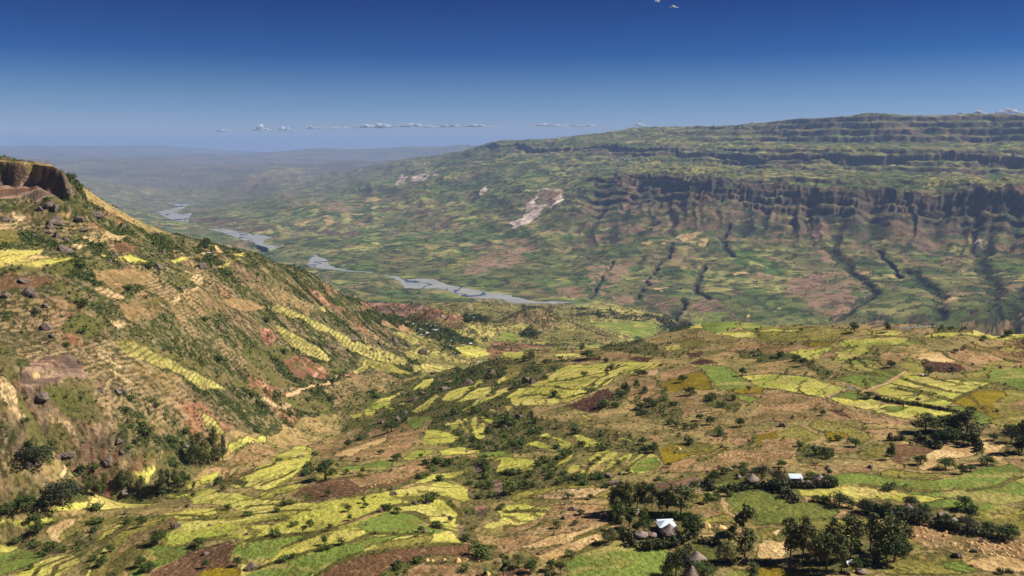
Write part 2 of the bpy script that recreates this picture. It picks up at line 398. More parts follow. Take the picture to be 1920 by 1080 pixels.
for wd, pts in GLN:
    xs = [p.x for p in pts]; ys = [p.y for p in pts]; m = 160
    I = np.nonzero((GX > min(xs) - m) & (GX < max(xs) + m) & (GY > min(ys) - m) & (GY < max(ys) + m))
    wob = (fbm(GX[I] / 60, GY[I] / 60, 15, 3) - 0.5) * 50
    d = seg_dist(GX[I] + wob, GY[I] - wob, pts)
    g = np.exp(-(d / wd) ** 2)
    GUL[I] = np.maximum(GUL[I], g)
HZ = HZ - GUL * 16
TAN = HZ / GR
dzs = np.gradient(HZ, axis=1) / np.gradient(GR, axis=1)
dza = np.gradient(HZ, axis=0) / (np.gradient(AA)[:, None] * GR)
SLOPE = np.hypot(dzs, dza)
# ------------------------------------------------------------------ land use, surveyed field by field
ZN = {}
def zone(k, c0, c1, sc=30.0, streak=0.12, bush=0.0):
    ZN[k] = (len(ZN) + 1, srgb(*c0), srgb(*c1), sc, streak, bush)
zone('Y', (208, 198, 98), (174, 168, 76), 40, .3, .02)     # ripening barley
zone('O', (150, 140, 68), (124, 112, 58), 30, .3, .05)      # dull olive crop
zone('G', (128, 142, 64), (108, 122, 54), 30, .26, .03)     # green crop
zone('B', (118, 88, 62), (98, 74, 52), 25, .1, .02)         # ploughed soil
zone('D', (82, 54, 44), (72, 48, 38), 25, .08, .0)          # dark ploughed soil
zone('S', (220, 188, 132), (186, 150, 98), 18, .16, .03)    # straw
zone('T', (174, 138, 96), (144, 114, 76), 22, .16, .06)     # stubble
zone('M', (146, 126, 34), (122, 104, 32), 20, .12, .0)      # mustard
zone('K', (94, 94, 48), (118, 104, 66), 14, .3, 1.0)         # thicket ground
zone('R', (150, 104, 78), (172, 124, 94), 16, .3, .12)      # eroded red earth
zone('W', (236, 216, 204), (206, 176, 160), 40, .2, .0)     # bare pale scar
zone('X', (160, 130, 106), (122, 102, 86), 9, .25, .1)          # rock
zone('P', (200, 166, 124), (180, 146, 104), 20, .1, .0)     # path
zone('H', (182, 170, 96), (156, 142, 80), 26, .25, .06)      # terraced barley
zone('N', (214, 184, 134), (182, 152, 108), 20, .22, .10)    # terraced straw
zone('Q', (150, 126, 84), (128, 106, 66), 20, .22, .25)     # terraced stubble and scrub
zone('C', (122, 124, 58), (104, 110, 54), 10, .35, .0)      # tall maize
zone('b', (172, 144, 94), (140, 126, 76), 26, .25, .30)     # plateau pasture with scrub
zone('h', (126, 104, 76), (92, 86, 54), 20, .34, .62)     # left hill
zone('v', (158, 144, 86), (132, 124, 68), 40, .2, .22)      # valley
zone('g', (122, 120, 70), (94, 102, 56), 140, .5, .0)       # gorge side
zone('f', (114, 109, 103), (97, 96, 96), 900, .1, .0)      # far plain, distance haze mixed into its grey
zone('r', (146, 144, 140), (126, 124, 122), 60, .1, .0)     # river gravel
zone('e', (140, 112, 78), (120, 100, 62), 14, .34, .3)     # bare hill earth
zone('L', (92, 88, 44), (108, 98, 52), 12, .2, .5)          # grassy field bank
TILES = {'A0': (0, 240), 'A1': (480, 240), 'A2': (960, 180), 'A3': (1440, 180), 'B0': (0, 520), 'B1': (480, 520), 'B2': (960, 480), 'B3': (1440, 480),
         'C0': (0, 780), 'C1': (480, 780), 'C2': (960, 780), 'C3': (1440, 780), 'E': (640, 640), 'F': (740, 580), 'P': (0, 0), 'Z': (0, 0)}
SCALE = {'E': 4.8, 'F': 7.2, 'P': 1.0, 'Z': 1.0}
# each line: map sheet, cover, outline (a line when the cover is followed by a width in metres)
LAND = """
B3 b 0,480 300,470 720,480 1290,470 1500,460 1728,450 1728,1080 0,1080
C0 b 0,690 200,680 540,660 620,640 900,640 1728,560 1728,1080 0,1080
C2 b 0,460 300,420 640,440 1300,470 1728,480 1728,1080 0,1080
C3 b 0,0 1728,0 1728,1080 0,1080
P h -300,1000 -300,200 0,290 130,330 160,372 320,440 480,474 620,538 745,592 770,640 800,700 720,733 640,770 560,790 480,816 370,868 240,908 0,962
P v 745,592 780,570 900,560 1040,570 1290,600 1290,612 1180,640 1090,655 960,668 880,692 800,706 770,650
A0 b 0,200 230,240 400,275 400,290 0,290
A0 Y 0,830 160,812 300,810 280,850 400,870 540,870 400,920 260,940 0,970
A0 O 0,690 100,690 160,760 0,830
A0 N 80,560 280,570 240,610 130,640 60,580
A0 N 0,640 140,640 120,680 0,690
A0 S 370,570 480,570 470,600
A0 N 540,730 680,720 850,730 800,760 650,790
A0 N 450,780 620,790 520,820
A0 S 170,885 270,850 380,870 250,890
A0 Y 770,890 880,850 1030,910 900,910
A0 Y 1160,890 1230,870 1310,870 1170,910
A0 Y 1570,860 1660,840 1640,870
A0 H 1450,940 1600,880 1620,890 1500,960
A0 H 660,860 760,850 720,870
A0 S 1150,820 1430,830 1420,845 1170,835
A0 S 1450,790 1510,840 1450,845
A0 S 640,640 800,650 760,665
A0 B 790,820 940,800 900,840 800,850
A0 B 0,1020 330,1020 390,1050 200,1080 0,1080
A0 K 250,590 340,560 420,620 300,640
A0 K 420,430 460,440 540,490 600,545 420,550 330,500
A0 K 740,580 800,620 700,640
A0 K 0,960 300,940 500,900 520,960 400,1000 0,1010
A0 K 540,880 700,900 720,960 560,960
A0 K 1300,840 1380,850 1360,880 1290,870
A0 T 640,960 1000,960 1050,1040 800,1080 640,1020
A0 N 1250,960 1400,1000 1350,1070 1250,1040
A0 X 0,290 200,290 400,290 445,330 455,420 400,460 280,500 220,490 180,460 0,470
B0 B 0,20 200,10 390,20 330,60 150,60
B0 e 0,190 200,120 380,130 520,190 560,240 330,260 0,250
B0 N 620,65 690,60 840,120 830,160 760,165 660,110
B0 T 800,170 880,180 950,260 940,300 860,290
B0 N 710,260 830,290 850,340 780,350
B0 e 880,140 1060,60 1150,130 1150,200 1000,290 900,230
B0 N 1150,150 1280,80 1430,120 1400,200 1260,240 1180,190
B0 e 1150,220 1450,130 1600,170 1640,210 1450,270 1200,280
B0 T 1450,150 1550,130 1700,160 1728,200 1640,230
B0 e 1580,380 1660,470 1728,540 1728,560 1620,470
B0 N 520,470 600,510 660,570 800,640 930,730 860,720 740,640 620,560
B0 N 620,480 700,500 830,610 800,620 680,540
B0 H 770,430 900,420 1060,520 1300,630 1550,730 1440,760 1380,765 1280,700 1120,620 900,550
B0 X 170,590 300,540 480,540 560,580 580,680 430,680 300,740 190,790 140,680
B0 S 200,650 340,620 380,610 375,620 240,660
B0 K 280,740 450,700 600,690 640,830 720,900 640,1000 500,960 380,880
B0 N 0,740 120,810 330,930 500,980 620,1060 480,1080 240,1060 0,880
B0 N 0,920 140,990 320,1070 0,1080
B0 K 0,870 120,920 320,1040 480,1075 280,1060 0,930
B0 K 900,430 1000,440 1100,490 1400,620 1728,720 1728,800 1550,720 1300,620 1060,510
B0 K 530,240 700,260 700,400 560,430 380,340
B0 K 350,40 450,40 620,200 560,230
B0 K 0,430 120,500 90,620 0,680
B0 K 1180,0 1300,0 1280,60 1200,100
B0 e 880,950 1060,950 1220,1000 1180,1060 1060,1040
B0 H 1350,910 1430,940 1520,1060 1440,1060 1380,990
B0 Q 880,600 1050,600 1250,700 1200,780 1000,740
B1 R 330,60 440,110 480,170 560,205 640,230 580,240 460,180 380,110
B1 R 430,0 470,10 490,40 545,100 500,100 450,50
B1 R 690,140 740,170 780,220 720,230
B1 R 740,165 900,170 1100,180 1200,200 1260,240 1240,300 1100,300 950,270 850,240 770,200
B1 R 1260,250 1400,260 1410,310 1270,305
B1 T 960,310 1060,350 960,360 830,310
B1 H 60,180 160,190 350,270 560,370 700,430 900,500 1030,560 1000,600 760,540 600,470 500,390 330,300 130,230
B1 H 110,310 250,370 420,470 500,560 350,530 230,470
B1 H 380,190 480,200 460,230
B1 Q 20,100 200,100 400,200 380,260 200,180
B1 H 580,430 800,470 1000,540 1030,590 720,530
B1 H 1000,500 1100,470 1300,540 1440,560 1380,590 1200,570 1050,560
B1 H 640,640 720,600 710,540 760,590 740,640 690,655
B1 O 720,545 900,580 1090,650 900,650 770,600
B1 H 1030,590 1200,580 1440,600 1240,640 1070,640
B1 H 1180,480 1310,510 1290,540 1200,510
B1 H 920,380 1060,370 1130,430 1080,460 980,410
B1 H 1410,320 1500,315 1620,325 1660,350 1600,400 1500,390
B1 H 1280,335 1450,375 1560,420 1660,450 1600,465 1480,435
B1 Y 1350,470 1500,460 1620,510 1440,550 1340,500
B1 G 1640,380 1728,370 1728,430 1640,425
B1 R 1610,440 1728,440 1728,510 1560,490
B1 B 1270,320 1390,310 1400,335 1360,350
B1 T 1130,400 1200,390 1310,440 1220,430
B1 K 970,295 1060,315 1250,330 1330,370 1460,430 1500,465 1300,455 1120,395 1060,360
B1 K 1200,450 1300,460 1390,520 1310,530
B1 K 1395,270 1470,255 1570,280 1560,310 1420,305
B1 Q 470,760 680,660 900,650 1020,700 900,750 760,830 620,870 540,890
B1 R 20,340 100,350 140,420 60,450
B1 R 200,600 240,530 340,540 420,600 560,600 560,620 440,690 330,660 310,700 220,620
B1 R 0,720 90,700 150,730 100,780 20,760
B1 R 150,780 260,790 230,810
B1 R 0,560 90,620 60,660 0,650
B1 K 140,440 240,500 200,590 60,480
B1 K 0,440 60,500 120,640 300,720 200,760 0,650
B1 K 420,570 560,580 600,610 480,640
B1 K 300,780 480,830 560,930 300,900 100,830
B1 N 0,790 120,830 300,880 200,900 40,830
B1 P3 220,810 300,765 340,740 460,718 500,690 580,655 600,655
E K 0,600 420,440 760,330 1060,240 1500,170 1728,180 1728,1000 1400,980 1200,1000 900,940 760,820 820,700 620,680 400,800 0,820
E Y 200,620 330,540 420,500 500,460 560,450 430,600 380,590 280,670 220,670
E Y 60,660 190,640 180,690 90,700
E Y 470,490 700,380 840,330 830,370 760,430 700,430 560,470
E Y 410,620 560,550 590,560 440,640
E Y 560,600 680,540 640,590
E Y 630,630 740,560 850,480 880,490 820,570 760,620 660,640
E Y 900,540 970,450 1090,410 1190,400 1230,350 1280,335 1270,370 1180,430 1090,500 980,540
E Y 1000,580 1230,420 1400,400 1330,470 1200,520
E Y 1400,390 1420,340 1560,260 1640,240 1640,280 1560,330
E Y 1060,640 1290,480 1490,420 1515,440 1300,540 1160,600
E Y 1490,500 1600,420 1728,410 1728,460 1680,470 1640,560 1570,590
E Y 1450,570 1540,590 1500,630
E Y 1680,520 1728,500 1728,570 1670,570
E Y 1345,605 1470,670 1465,680 1350,620
E Y 935,755 970,725 1040,790 1000,785
E Y 990,745 1060,700 1140,800 1145,830 1100,800 1070,740 1040,790
E Y 1095,705 1110,690 1170,765 1140,750
E Y 1165,690 1210,660 1230,740 1220,800 1260,720 1310,770 1300,850 1260,885 1190,870
E Y 1230,670 1280,680 1365,720 1350,745 1300,730
E Y 1300,660 1320,655 1360,700
E G 560,690 640,680 780,680 810,700 740,720 720,790 620,780 580,720
E T 0,880 100,800 190,780 180,830 80,890
E T 220,830 300,780 380,800 330,850 220,880
E T 320,860 440,810 570,730 660,790 640,830 520,900 640,860 710,830 680,900 560,990 440,1030 300,1060 0,1080 0,980 200,920
E Y 730,880 770,800 860,800 960,820 1070,860 1010,910 880,930 760,920
E Y 880,980 1060,950 1250,980 1260,1000 1100,1020 900,1030
E G 1200,1020 1420,990 1540,1010 1540,1040 1260,1040
E Y 1110,1060 1250,1050 1560,1040 1728,1060 1728,1080 1110,1080
E Y 540,1060 680,980 860,970 800,1010 620,1080
E Y 1250,220 1370,220 1310,240
E P 930,370 1000,340 1010,355 950,380
B2 Y 40,910 120,880 230,820 300,770 400,730 500,740 600,720 700,715 1040,720 960,760 860,780 740,800 650,860 560,910 440,960 300,1000 30,1020
B2 L3 120,880 260,880 420,900 560,870
B2 L3 60,950 200,930 340,960 480,930
B2 L3 250,850 420,830 600,790 760,740
B2 L3 560,910 660,830 760,790 900,745
B2 L3 480,900 640,800 660,740
B2 O 0,740 90,740 90,800 0,850
B2 K 40,820 90,740 200,730 240,830 130,860
B2 K 200,720 360,700 330,760 240,780
B2 Y 280,670 330,655 460,660 460,680 300,680
B2 Y 0,650 90,640 80,690 0,690
B2 D 390,710 440,690 600,690 580,705 470,718
B2 D 770,700 830,680 960,685 900,712
B2 D 1200,720 1290,690 1390,725 1280,735
B2 D 1170,660 1290,645 1270,680 1190,680
B2 T 560,670 800,650 780,690 600,700
B2 Y 790,600 930,570 940,580 840,610
B2 Y 1010,610 1100,600 1160,630 1050,645
B2 O 1130,590 1300,580 1420,590 1350,610 1200,630
B2 T 1180,560 1130,530 1250,520 1240,550
B2 Y 1360,520 1500,510 1700,540 1660,560 1480,550
B2 T 1390,640 1500,610 1690,590 1728,600 1728,640 1500,650
B2 K 600,640 660,590 960,600 1000,640 1080,680 800,660
B2 K 1500,650 1640,640 1728,650 1728,700 1560,690
B2 G 1260,740 1400,740 1480,750 1520,800 1600,850 1580,890 1400,910 1370,880 1320,800
B2 Y 1560,810 1728,800 1728,880 1640,870
B2 M 1010,860 1100,830 1260,780 1320,800 1350,900 1200,900 1060,920
B2 T 760,830 900,790 980,830 1040,920 1020,1000 940,960 820,1000 770,960
B2 T 1000,770 1200,740 1280,770 1100,830 1010,850
B2 P 910,780 1000,770 980,800 920,810
B2 D 340,1020 500,960 620,900 700,930 640,1000 580,1060
B2 D 720,880 760,940 700,980
B2 T 830,1010 1000,960 1100,1000 1300,1040 1080,1080 900,1060
B2 T 1040,930 1160,900 1300,950 1340,1050 1200,1060
B2 M 1430,910 1600,890 1728,880 1728,930 1560,930
B2 T 1430,930 1728,930 1728,990 1600,990
B2 G 1540,930 1660,960 1620,990 1500,950
B2 L4 830,830 840,900 870,920 800,1000
B2 L4 960,820 1020,900 1040,980 1130,1040
B2 L2 810,1000 940,950 1020,900
B2 K 640,1000 760,870 800,900 760,980 700,1030
B2 K 840,1020 980,960 1150,1050 1140,1080 860,1080
B2 K 1160,920 1220,890 1240,940 1180,950
B2 K 1280,960 1440,940 1560,1000 1500,1060 1320,1000
B2 Q 0,430 60,360 160,330 280,380 340,450 260,480 200,520 80,480 0,500
B2 H 0,470 60,440 140,470 110,510 0,510
B2 K 40,530 120,480 190,520 180,560 80,550
B2 H 260,400 340,395 340,410 270,415
B2 G 440,620 560,590 600,600 580,630
B2 G 560,450 700,440 800,450 940,430 980,470 960,540 880,550 700,510 560,480
B2 H 660,510 760,530 770,560 700,550
B2 Q 600,500 680,540 640,580 560,570
B2 H 120,570 260,570 220,610 140,600
B2 B 180,640 260,625 250,650
B2 R 0,590 120,590 300,600 200,620 0,620
B2 H 520,430 840,420 700,450 540,450
B2 H 440,325 600,310 720,320 860,360 1020,400 900,400 700,380 600,370
B2 T 660,270 800,255 840,280 800,330 690,310
B2 T 520,80 640,60 820,30 780,120 700,200 660,230 610,280 600,240 680,170 580,130 570,180 530,215 550,150
B2 T 880,130 990,90 960,150 880,200
B2 R 330,210 500,200 500,270 350,290
B2 G 1160,390 1280,390 1440,420 1540,480 1360,520 1200,490 1220,430
B2 G 1540,480 1640,440 1728,430 1728,510 1600,500
B2 Y 1210,420 1380,430 1300,440
B2 Y 1190,490 1230,460 1290,490
B2 X 1160,350 1250,310 1400,300 1480,340 1520,410 1500,425 1440,400 1300,375
B2 X 870,270 1120,280 1140,310 1060,350 900,320
B2 X 1560,420 1650,425 1560,450
B2 K 280,325 450,355 640,395 860,395 1010,405 1180,380 1220,420 1180,490 1080,510 1010,450 860,415 640,410 450,375
B2 S 1140,50 1290,50 1280,80 1160,90
B2 S 1480,110 1600,100 1600,130 1500,130
B2 S 920,210 1040,210 1000,240
B2 S 1590,350 1700,345 1728,370 1610,380
B2 r 1020,460 1050,490 1070,515 1045,515
B2 r 970,370 1030,390 1020,398
B3 O 0,490 300,485 540,490 640,510 500,540 430,580 300,570 0,580
B3 Y 0,500 120,495 220,490 300,480 180,512 0,520
B3 M 230,600 280,575 440,580 420,600 330,610
B3 T 0,620 200,600 300,610 240,640 60,660 0,655
B3 Y 460,610 490,570 640,550 900,545 970,560 870,595 720,605 560,620
B3 Y 640,510 800,500 900,510 860,540 700,530
B3 G 860,600 960,570 1080,590 940,600
B3 Y 1060,550 1100,520 1250,520 1440,510 1728,505 1728,560 1500,555 1350,540 1200,550
B3 D 1290,480 1500,468 1500,490 1400,500
B3 R 1500,466 1728,456 1728,492 1560,495
B3 K 1100,490 1380,490 1390,525 1250,520 1120,510
B3 Y 150,660 220,630 300,630 440,610 440,625 370,660 320,700 280,705
B3 Y 440,650 640,610 700,640 560,690 420,720 470,680
B3 T 350,690 400,645 470,660 440,690
B3 T 740,680 800,650 940,660 930,690 860,730 760,720
B3 S 960,670 1100,650 1180,660 1290,720 1060,710 1000,690
B3 S 1000,640 1080,630 1060,650
B3 T 1180,650 1350,580 1728,570 1728,720 1500,760 1350,790 1290,720
B3 O 870,735 960,690 1060,770 1000,790 900,750
B3 O 1430,740 1560,690 1700,720 1500,780
B3 D 1030,720 1280,725 1340,760 1300,785 1120,780 1060,750
B3 Y 1540,625 1680,615 1640,640
B3 Y 1600,625 1728,630 1728,650
B3 L3 1340,620 1500,650 1700,720
B3 L3 1180,650 1300,720
B3 K 500,725 560,690 640,690 760,640 740,720 800,740 860,735 880,760 760,745 660,705 560,720
B3 G 500,760 500,730 600,695 650,700 760,740 860,760 930,770 830,830 740,800 620,790 540,780
B3 G 400,830 440,815 640,800 760,810 830,840 760,870 650,895 600,870 520,840
B3 Y 720,900 830,840 930,780 980,785 1040,810 1150,830 1300,830 1360,850 1500,855 1440,890 1240,980 1200,1030 1040,1010 900,980 760,960
B3 L3 550,720 580,760 700,790 830,825
B3 L3 600,700 680,750 800,780 860,800
B3 L2 670,710 760,760 900,790
B3 L3 520,770 640,800 760,810
B3 L3 690,830 740,860
B3 L3 640,855 670,890
B3 G 1300,790 1728,740 1728,870 1500,850 1350,850
B3 G 1490,820 1540,770 1728,730 1728,910 1620,880
B3 O 1310,790 1500,770 1490,840 1360,840
B3 M 1240,990 1340,930 1500,895 1560,900 1620,945 1540,980 1520,1010 1600,1080 1480,1080 1360,1040
B3 O 1440,890 1500,860 1728,920 1728,1080 1600,1080 1520,1000 1620,945 1560,890
B3 T 1600,1000 1728,960 1728,1060 1660,1040
B3 Y 0,800 60,795 260,815 380,850 530,885 500,910 370,960 200,920 0,890
B3 Y 390,960 560,910 640,930 780,985 740,1020 660,1030 500,1000
B3 G 420,950 560,910 660,940 600,970
B3 Y 700,1040 800,1000 960,1010 1200,1040 1400,1080 900,1080
B3 G 740,1030 820,1005 1000,1030 1100,1060 900,1050
B3 T 0,900 200,930 350,965 500,1010 640,1070 640,1080 0,1080
B3 D 400,1040 500,1030 560,1080 440,1060
B3 K 0,660 140,660 280,710 400,760 430,800 370,840 300,770 160,700 0,720
B3 L4 910,825 1000,860 1200,910 1340,930
B3 L3 820,895 1000,920 1240,990
B3 L3 720,930 900,985 1200,1030
B3 L2 830,865 1000,905 1180,960 1250,985
B3 L2 1100,820 1300,870 1440,890
B3 L2 1260,830 1400,870 1450,890
B3 L2 1360,940 1480,1060
B3 P3 930,780 800,860 690,895
B3 P2 530,900 370,960 400,940
B3 L3 1240,985 1340,930 1440,890 1500,855
B3 L4 620,930 780,980 950,990 1200,1040 1400,1080
B3 r 520,870 560,880 600,905 560,900
C0 N 400,420 560,280 620,290 600,420 760,330 860,320 880,360 700,430 560,440 440,450
C0 N 60,480 200,480 180,540 80,520
C0 Q 0,280 300,360 330,420 300,560 0,560
C0 Y 300,640 450,600 600,565 760,545 900,570 1000,585 1090,570 1030,600 880,620 700,630 540,630 430,650 310,650
C0 Y 880,410 960,370 1060,320 1140,320 1170,345 1060,430 1000,470 970,430 900,420
C0 T 1100,280 1180,230 1250,250 1250,290 1170,320
C0 O 960,290 1020,230 1080,250 1000,300
C0 Y 1540,190 1640,150 1728,130 1728,170 1640,210 1560,240
C0 T 1390,360 1560,280 1728,210 1728,270 1560,340 1480,440 1500,380
C0 T 1500,440 1728,300 1728,360 1560,440
C0 Y 1250,490 1400,400 1480,370 1440,440 1330,490
C0 Y 1530,460 1640,400 1728,370 1728,470 1580,490
C0 B 1480,440 1640,310 1600,370 1560,430
C0 K 180,180 340,180 360,340 150,330
C0 K 520,440 760,420 1000,440 1250,240 1560,200 1400,340 1250,470 1728,500 1728,520 1100,560 560,560 480,590 300,610 0,690 0,600 330,560
C0 Y 1120,540 1290,515 1480,515 1610,525 1728,560 1728,640 1600,640 1480,600 1300,590 1180,560
C0 Y 0,695 200,680 430,675 350,715 200,735 100,745 0,760
C0 S 350,720 480,690 545,680 480,740 400,800 400,860 340,830 300,770
C0 O 400,800 560,690 640,690 560,760 500,830 420,850
C0 O 560,700 760,690 860,690 1100,660 1290,620 1460,620 1560,650 1728,640 1728,780 1500,830 1390,850 1130,880 1000,880 900,960 800,1040 760,1080 560,1080 640,960 700,870 640,850 660,800 700,740
C0 Y 660,830 720,760 860,720 760,800 700,860
C0 Y 540,1080 640,960 700,880 740,890 640,1000 590,1080
C0 T 840,860 900,800 1180,680 1200,700 1100,790 1000,860 760,1080 700,1080 760,960
C0 Y 1190,710 1290,705 1480,705 1728,690 1728,760 1500,830 1390,840 1300,860 1190,880 1130,860 1120,800 1170,750
C0 Y 1100,660 1290,620 1460,620 1470,650 1380,690 1200,700
C0 G 1000,880 1300,870 1390,860 1240,950 1080,1010 1000,1060 840,1080 900,1000
C0 Y 0,850 60,850 140,880 60,920 0,935
C0 G 0,940 140,890 240,930 300,960 200,1000 60,1060 0,1080
C0 Y 70,1080 200,1010 330,960 480,925 530,950 540,980 430,1040 330,1080
C0 L2 200,1080 300,1010 450,950
C0 L2 300,1080 400,1000 520,950
C0 L2 0,1020 120,960 250,950
C0 K 40,760 170,760 200,840 340,850 450,880 440,900 330,930 280,950 230,930 130,880 60,840
C0 K 500,900 560,850 620,780 600,740 680,680 690,710 660,760 640,840 560,900 500,910
C0 K 440,820 520,800 560,770 540,830 460,860
C0 L4 760,820 860,740 940,720
C0 L4 780,1000 900,900 1000,840 1150,760
C0 L4 700,1080 800,1020 940,920
C0 L3 560,1060 660,900 760,800 900,700
C0 L3 1000,690 1180,670 1400,700 1728,660
C0 L3 1200,880 1400,830 1600,790 1728,770
C0 B 980,1080 1080,1020 1220,960 1390,875 1570,840 1600,880 1550,960 1600,1010 1570,1030 1400,1060 1290,1080
C0 M 1290,1080 1400,1030 1600,1015 1640,1040 1590,1080
C0 G 1560,920 1620,860 1728,840 1728,960 1640,975 1560,960
C0 D 1600,1080 1650,1050 1728,1040 1728,1080
C1 Y 0,480 0,400 120,290 240,215 330,200 390,225 430,265 370,310 300,370 230,430 190,470 60,500
C1 L2 0,390 120,330 240,280 330,270
C1 L2 30,470 150,420 280,360
C1 Y 20,525 140,485 330,455 260,500 120,545 30,560
C1 T 0,260 140,210 130,250 40,300 0,310
C1 T 370,215 440,170 520,210 640,200 760,140 870,110 960,60 1060,95 1100,130 1050,190 1000,240 940,270 760,300 660,310 560,290 450,290
C1 S 520,270 600,230 700,200 760,180 900,130 880,160 720,230 640,270
C1 T 500,160 600,100 720,80 720,120 640,180 540,190
C1 G 560,350 700,330 820,310 920,300 930,340 820,370 700,370 600,385
C1 O 360,400 420,370 520,350 600,385 580,410 480,420 380,430
C1 B 240,540 300,490 430,440 620,410 800,390 960,350 1080,300 1200,285 1190,330 1130,380 1000,450 900,480 760,500 640,540 520,555 400,575 300,565
C1 T 620,420 800,390 960,350 1080,300 1200,285 1190,330 1130,375 1000,430 860,460 700,480
C1 Y 0,565 200,565 380,585 560,570 760,530 960,495 1100,470 1250,445 1380,460 1420,490 1440,580 1400,590 1290,530 1240,545 1290,580 1350,640 1390,720 1370,770 1300,760 1390,860 1200,885 1000,900 800,925 640,980 500,1020 360,1080 0,1080
C1 G 670,730 800,680 920,640 1030,650 1180,720 1300,770 1220,790 1000,800 760,800
C1 G 0,830 200,800 400,790 200,880 0,960
C1 G 0,1080 0,1040 200,980 500,880 720,840 800,815 1000,805 800,870 700,920 500,1000 340,1080
C1 O 800,860 1000,830 1200,800 1180,850 1000,890 850,900
C1 T 0,740 200,690 210,705 100,735
C1 T 560,720 700,680 900,600 880,625 760,690 600,740
C1 L3 0,830 200,805 400,790 560,740 680,700 800,650 930,610
C1 L3 0,960 200,880 400,800 500,770
C1 L3 0,1040 250,950 470,890 640,850 760,800 1000,800 1200,790
C1 L3 360,1080 560,985 700,940 860,905 1060,880 1390,865
C1 L3 1100,510 1180,515 1290,560 1350,640 1390,720
C1 L3 1000,650 1050,650 1180,720 1300,770
C1 L3 850,610 1000,600 1180,580
C1 L2 0,660 180,640 350,640
C1 L2 0,620 100,600 330,580
C1 L2 0,730 200,690
C1 B 380,1080 520,1010 700,950 860,910 1060,890 1240,880 1440,870 1470,910 1420,940 1200,950 1060,985 900,1010 800,1080
C1 T 1010,1080 1020,1030 1120,1000 1300,990 1500,990 1570,1030 1560,1080
C1 T 1050,960 1200,950 1450,935 1480,960 1300,985 1100,990
C1 K 800,1080 900,1010 1060,980 1150,990 1020,1030 960,1080
C1 K 1200,290 1420,270 1600,300 1728,380 1728,560 1600,580 1560,660 1480,760 1500,860 1650,880 1660,940 1560,980 1490,960 1470,880 1390,830 1380,760 1400,650 1380,590 1440,580 1420,480 1330,440 1180,440 1100,440
C1 X 1590,440 1640,420 1680,540 1620,560 1600,500
C1 X 1480,610 1560,600 1550,680 1490,680
C1 X 1370,740 1410,740 1410,800 1375,810
C1 X 1460,330 1540,330 1540,420 1510,400
C1 O 1490,790 1560,740 1728,690 1728,780 1640,790 1500,800
C1 Y 1530,740 1600,710 1728,690 1728,720 1600,760
C1 T 1620,910 1640,820 1728,780 1728,910
C1 Y 1600,620 1728,580 1728,640 1640,650
C1 Y 1060,450 1200,390 1440,350 1450,380 1300,420 1130,450
C1 K 700,130 740,110 760,140 640,180
C1 K 280,400 340,340 380,330 400,420 360,430
C1 K 740,500 860,480 1000,460 1100,400 1110,430 960,490
C1 K 270,550 330,510 420,570
C2 K 0,0 480,60 760,110 900,200 1000,230 1000,270 720,240 520,230 280,250 200,240 0,260
C2 K 0,370 260,300 320,260 450,240 420,290 340,370 640,390 700,400 640,470 200,480 0,560
C2 Y 90,190 170,165 260,200 320,240 230,230 110,200
C2 Y 165,135 230,120 400,180 440,205 400,215 300,160
C2 Y 260,180 330,180 410,205 360,225 290,215
C2 Y 410,120 480,125 620,190 720,195 600,210 480,210 440,160
C2 Y 700,150 760,145 850,190 840,200 770,165
C2 Y 400,30 440,30 530,55 500,55
C2 Y 430,0 480,5 670,75 640,75
C2 Y 670,95 740,110 730,120
C2 Y 260,360 330,300 440,245 420,275 340,325
C2 Y 360,375 400,330 470,320 450,375 400,390
C2 Y 450,390 520,330 530,260 580,240 640,235 720,245 680,290 600,330 520,390
C2 Y 570,395 640,340 740,260 820,245 800,290 700,350 600,395
C2 Y 720,390 800,310 880,240 950,250 1005,290 990,330 930,370 860,385
C2 G 800,370 900,280 980,280 990,330 930,370
C2 L2 600,395 700,340 780,280
C2 L2 500,390 560,310 640,250
C2 L2 780,360 860,300 930,250
C2 Y 0,270 60,290 180,300 130,370 0,370
C2 M 990,230 1080,185 1250,180 1430,190 1420,215 1300,255 1200,270 1100,310 1020,330
C2 O 1100,200 1250,185 1430,195 1400,220 1250,250 1120,260
C2 T 1200,380 1220,320 1350,260 1450,220 1640,215 1728,270 1728,350 1500,345 1320,370
C2 T 1020,340 1100,310 1340,250 1200,340 1180,380 1000,390
C2 D 1360,340 1400,330 1430,345 1390,355
C2 T 830,105 960,120 1030,170 1000,190 900,140
C2 T 330,70 400,80 390,110 350,95
C2 T 450,75 500,80 530,105 470,105
C2 T 640,145 720,180 780,190 680,190
C2 T 1110,60 1200,90 1180,110
C2 T 1220,30 1290,60 1260,80
C2 T 1310,0 1400,0 1380,40 1330,50
C2 T 1300,130 1420,90 1440,140 1400,180 1310,150
C2 T 1400,50 1460,60 1560,110 1728,100 1728,120 1640,130 1560,205 1440,175 1440,120
C2 M 1640,130 1728,100 1728,220 1640,210 1650,170
C2 O 0,560 100,510 280,470 500,460 690,490 640,560 300,560 60,590
C2 N 100,560 300,500 500,480 680,490 560,540 300,570
C2 T 280,600 560,600 650,610 640,660 730,740 600,780 300,900 160,960 80,900 0,920 0,760 200,680
C2 S 60,890 200,830 420,780 620,720 700,700 740,740 600,790 400,850 150,900
C2 S 230,920 420,850 600,780 610,850 520,900 400,960 330,970 230,1000 180,940
C2 Y 0,600 100,595 280,610 200,680 60,730 0,740
C2 L3 0,640 120,630 240,640
C2 L4 330,980 420,940 560,870 600,850
C2 L3 420,830 560,780 640,740
C2 L3 60,780 200,720 360,690
C2 B 0,1060 60,1020 150,1030 100,1080 0,1080
C2 G 360,980 560,900 760,820 800,860 900,890 1060,895 1050,960 1000,1080 380,1080
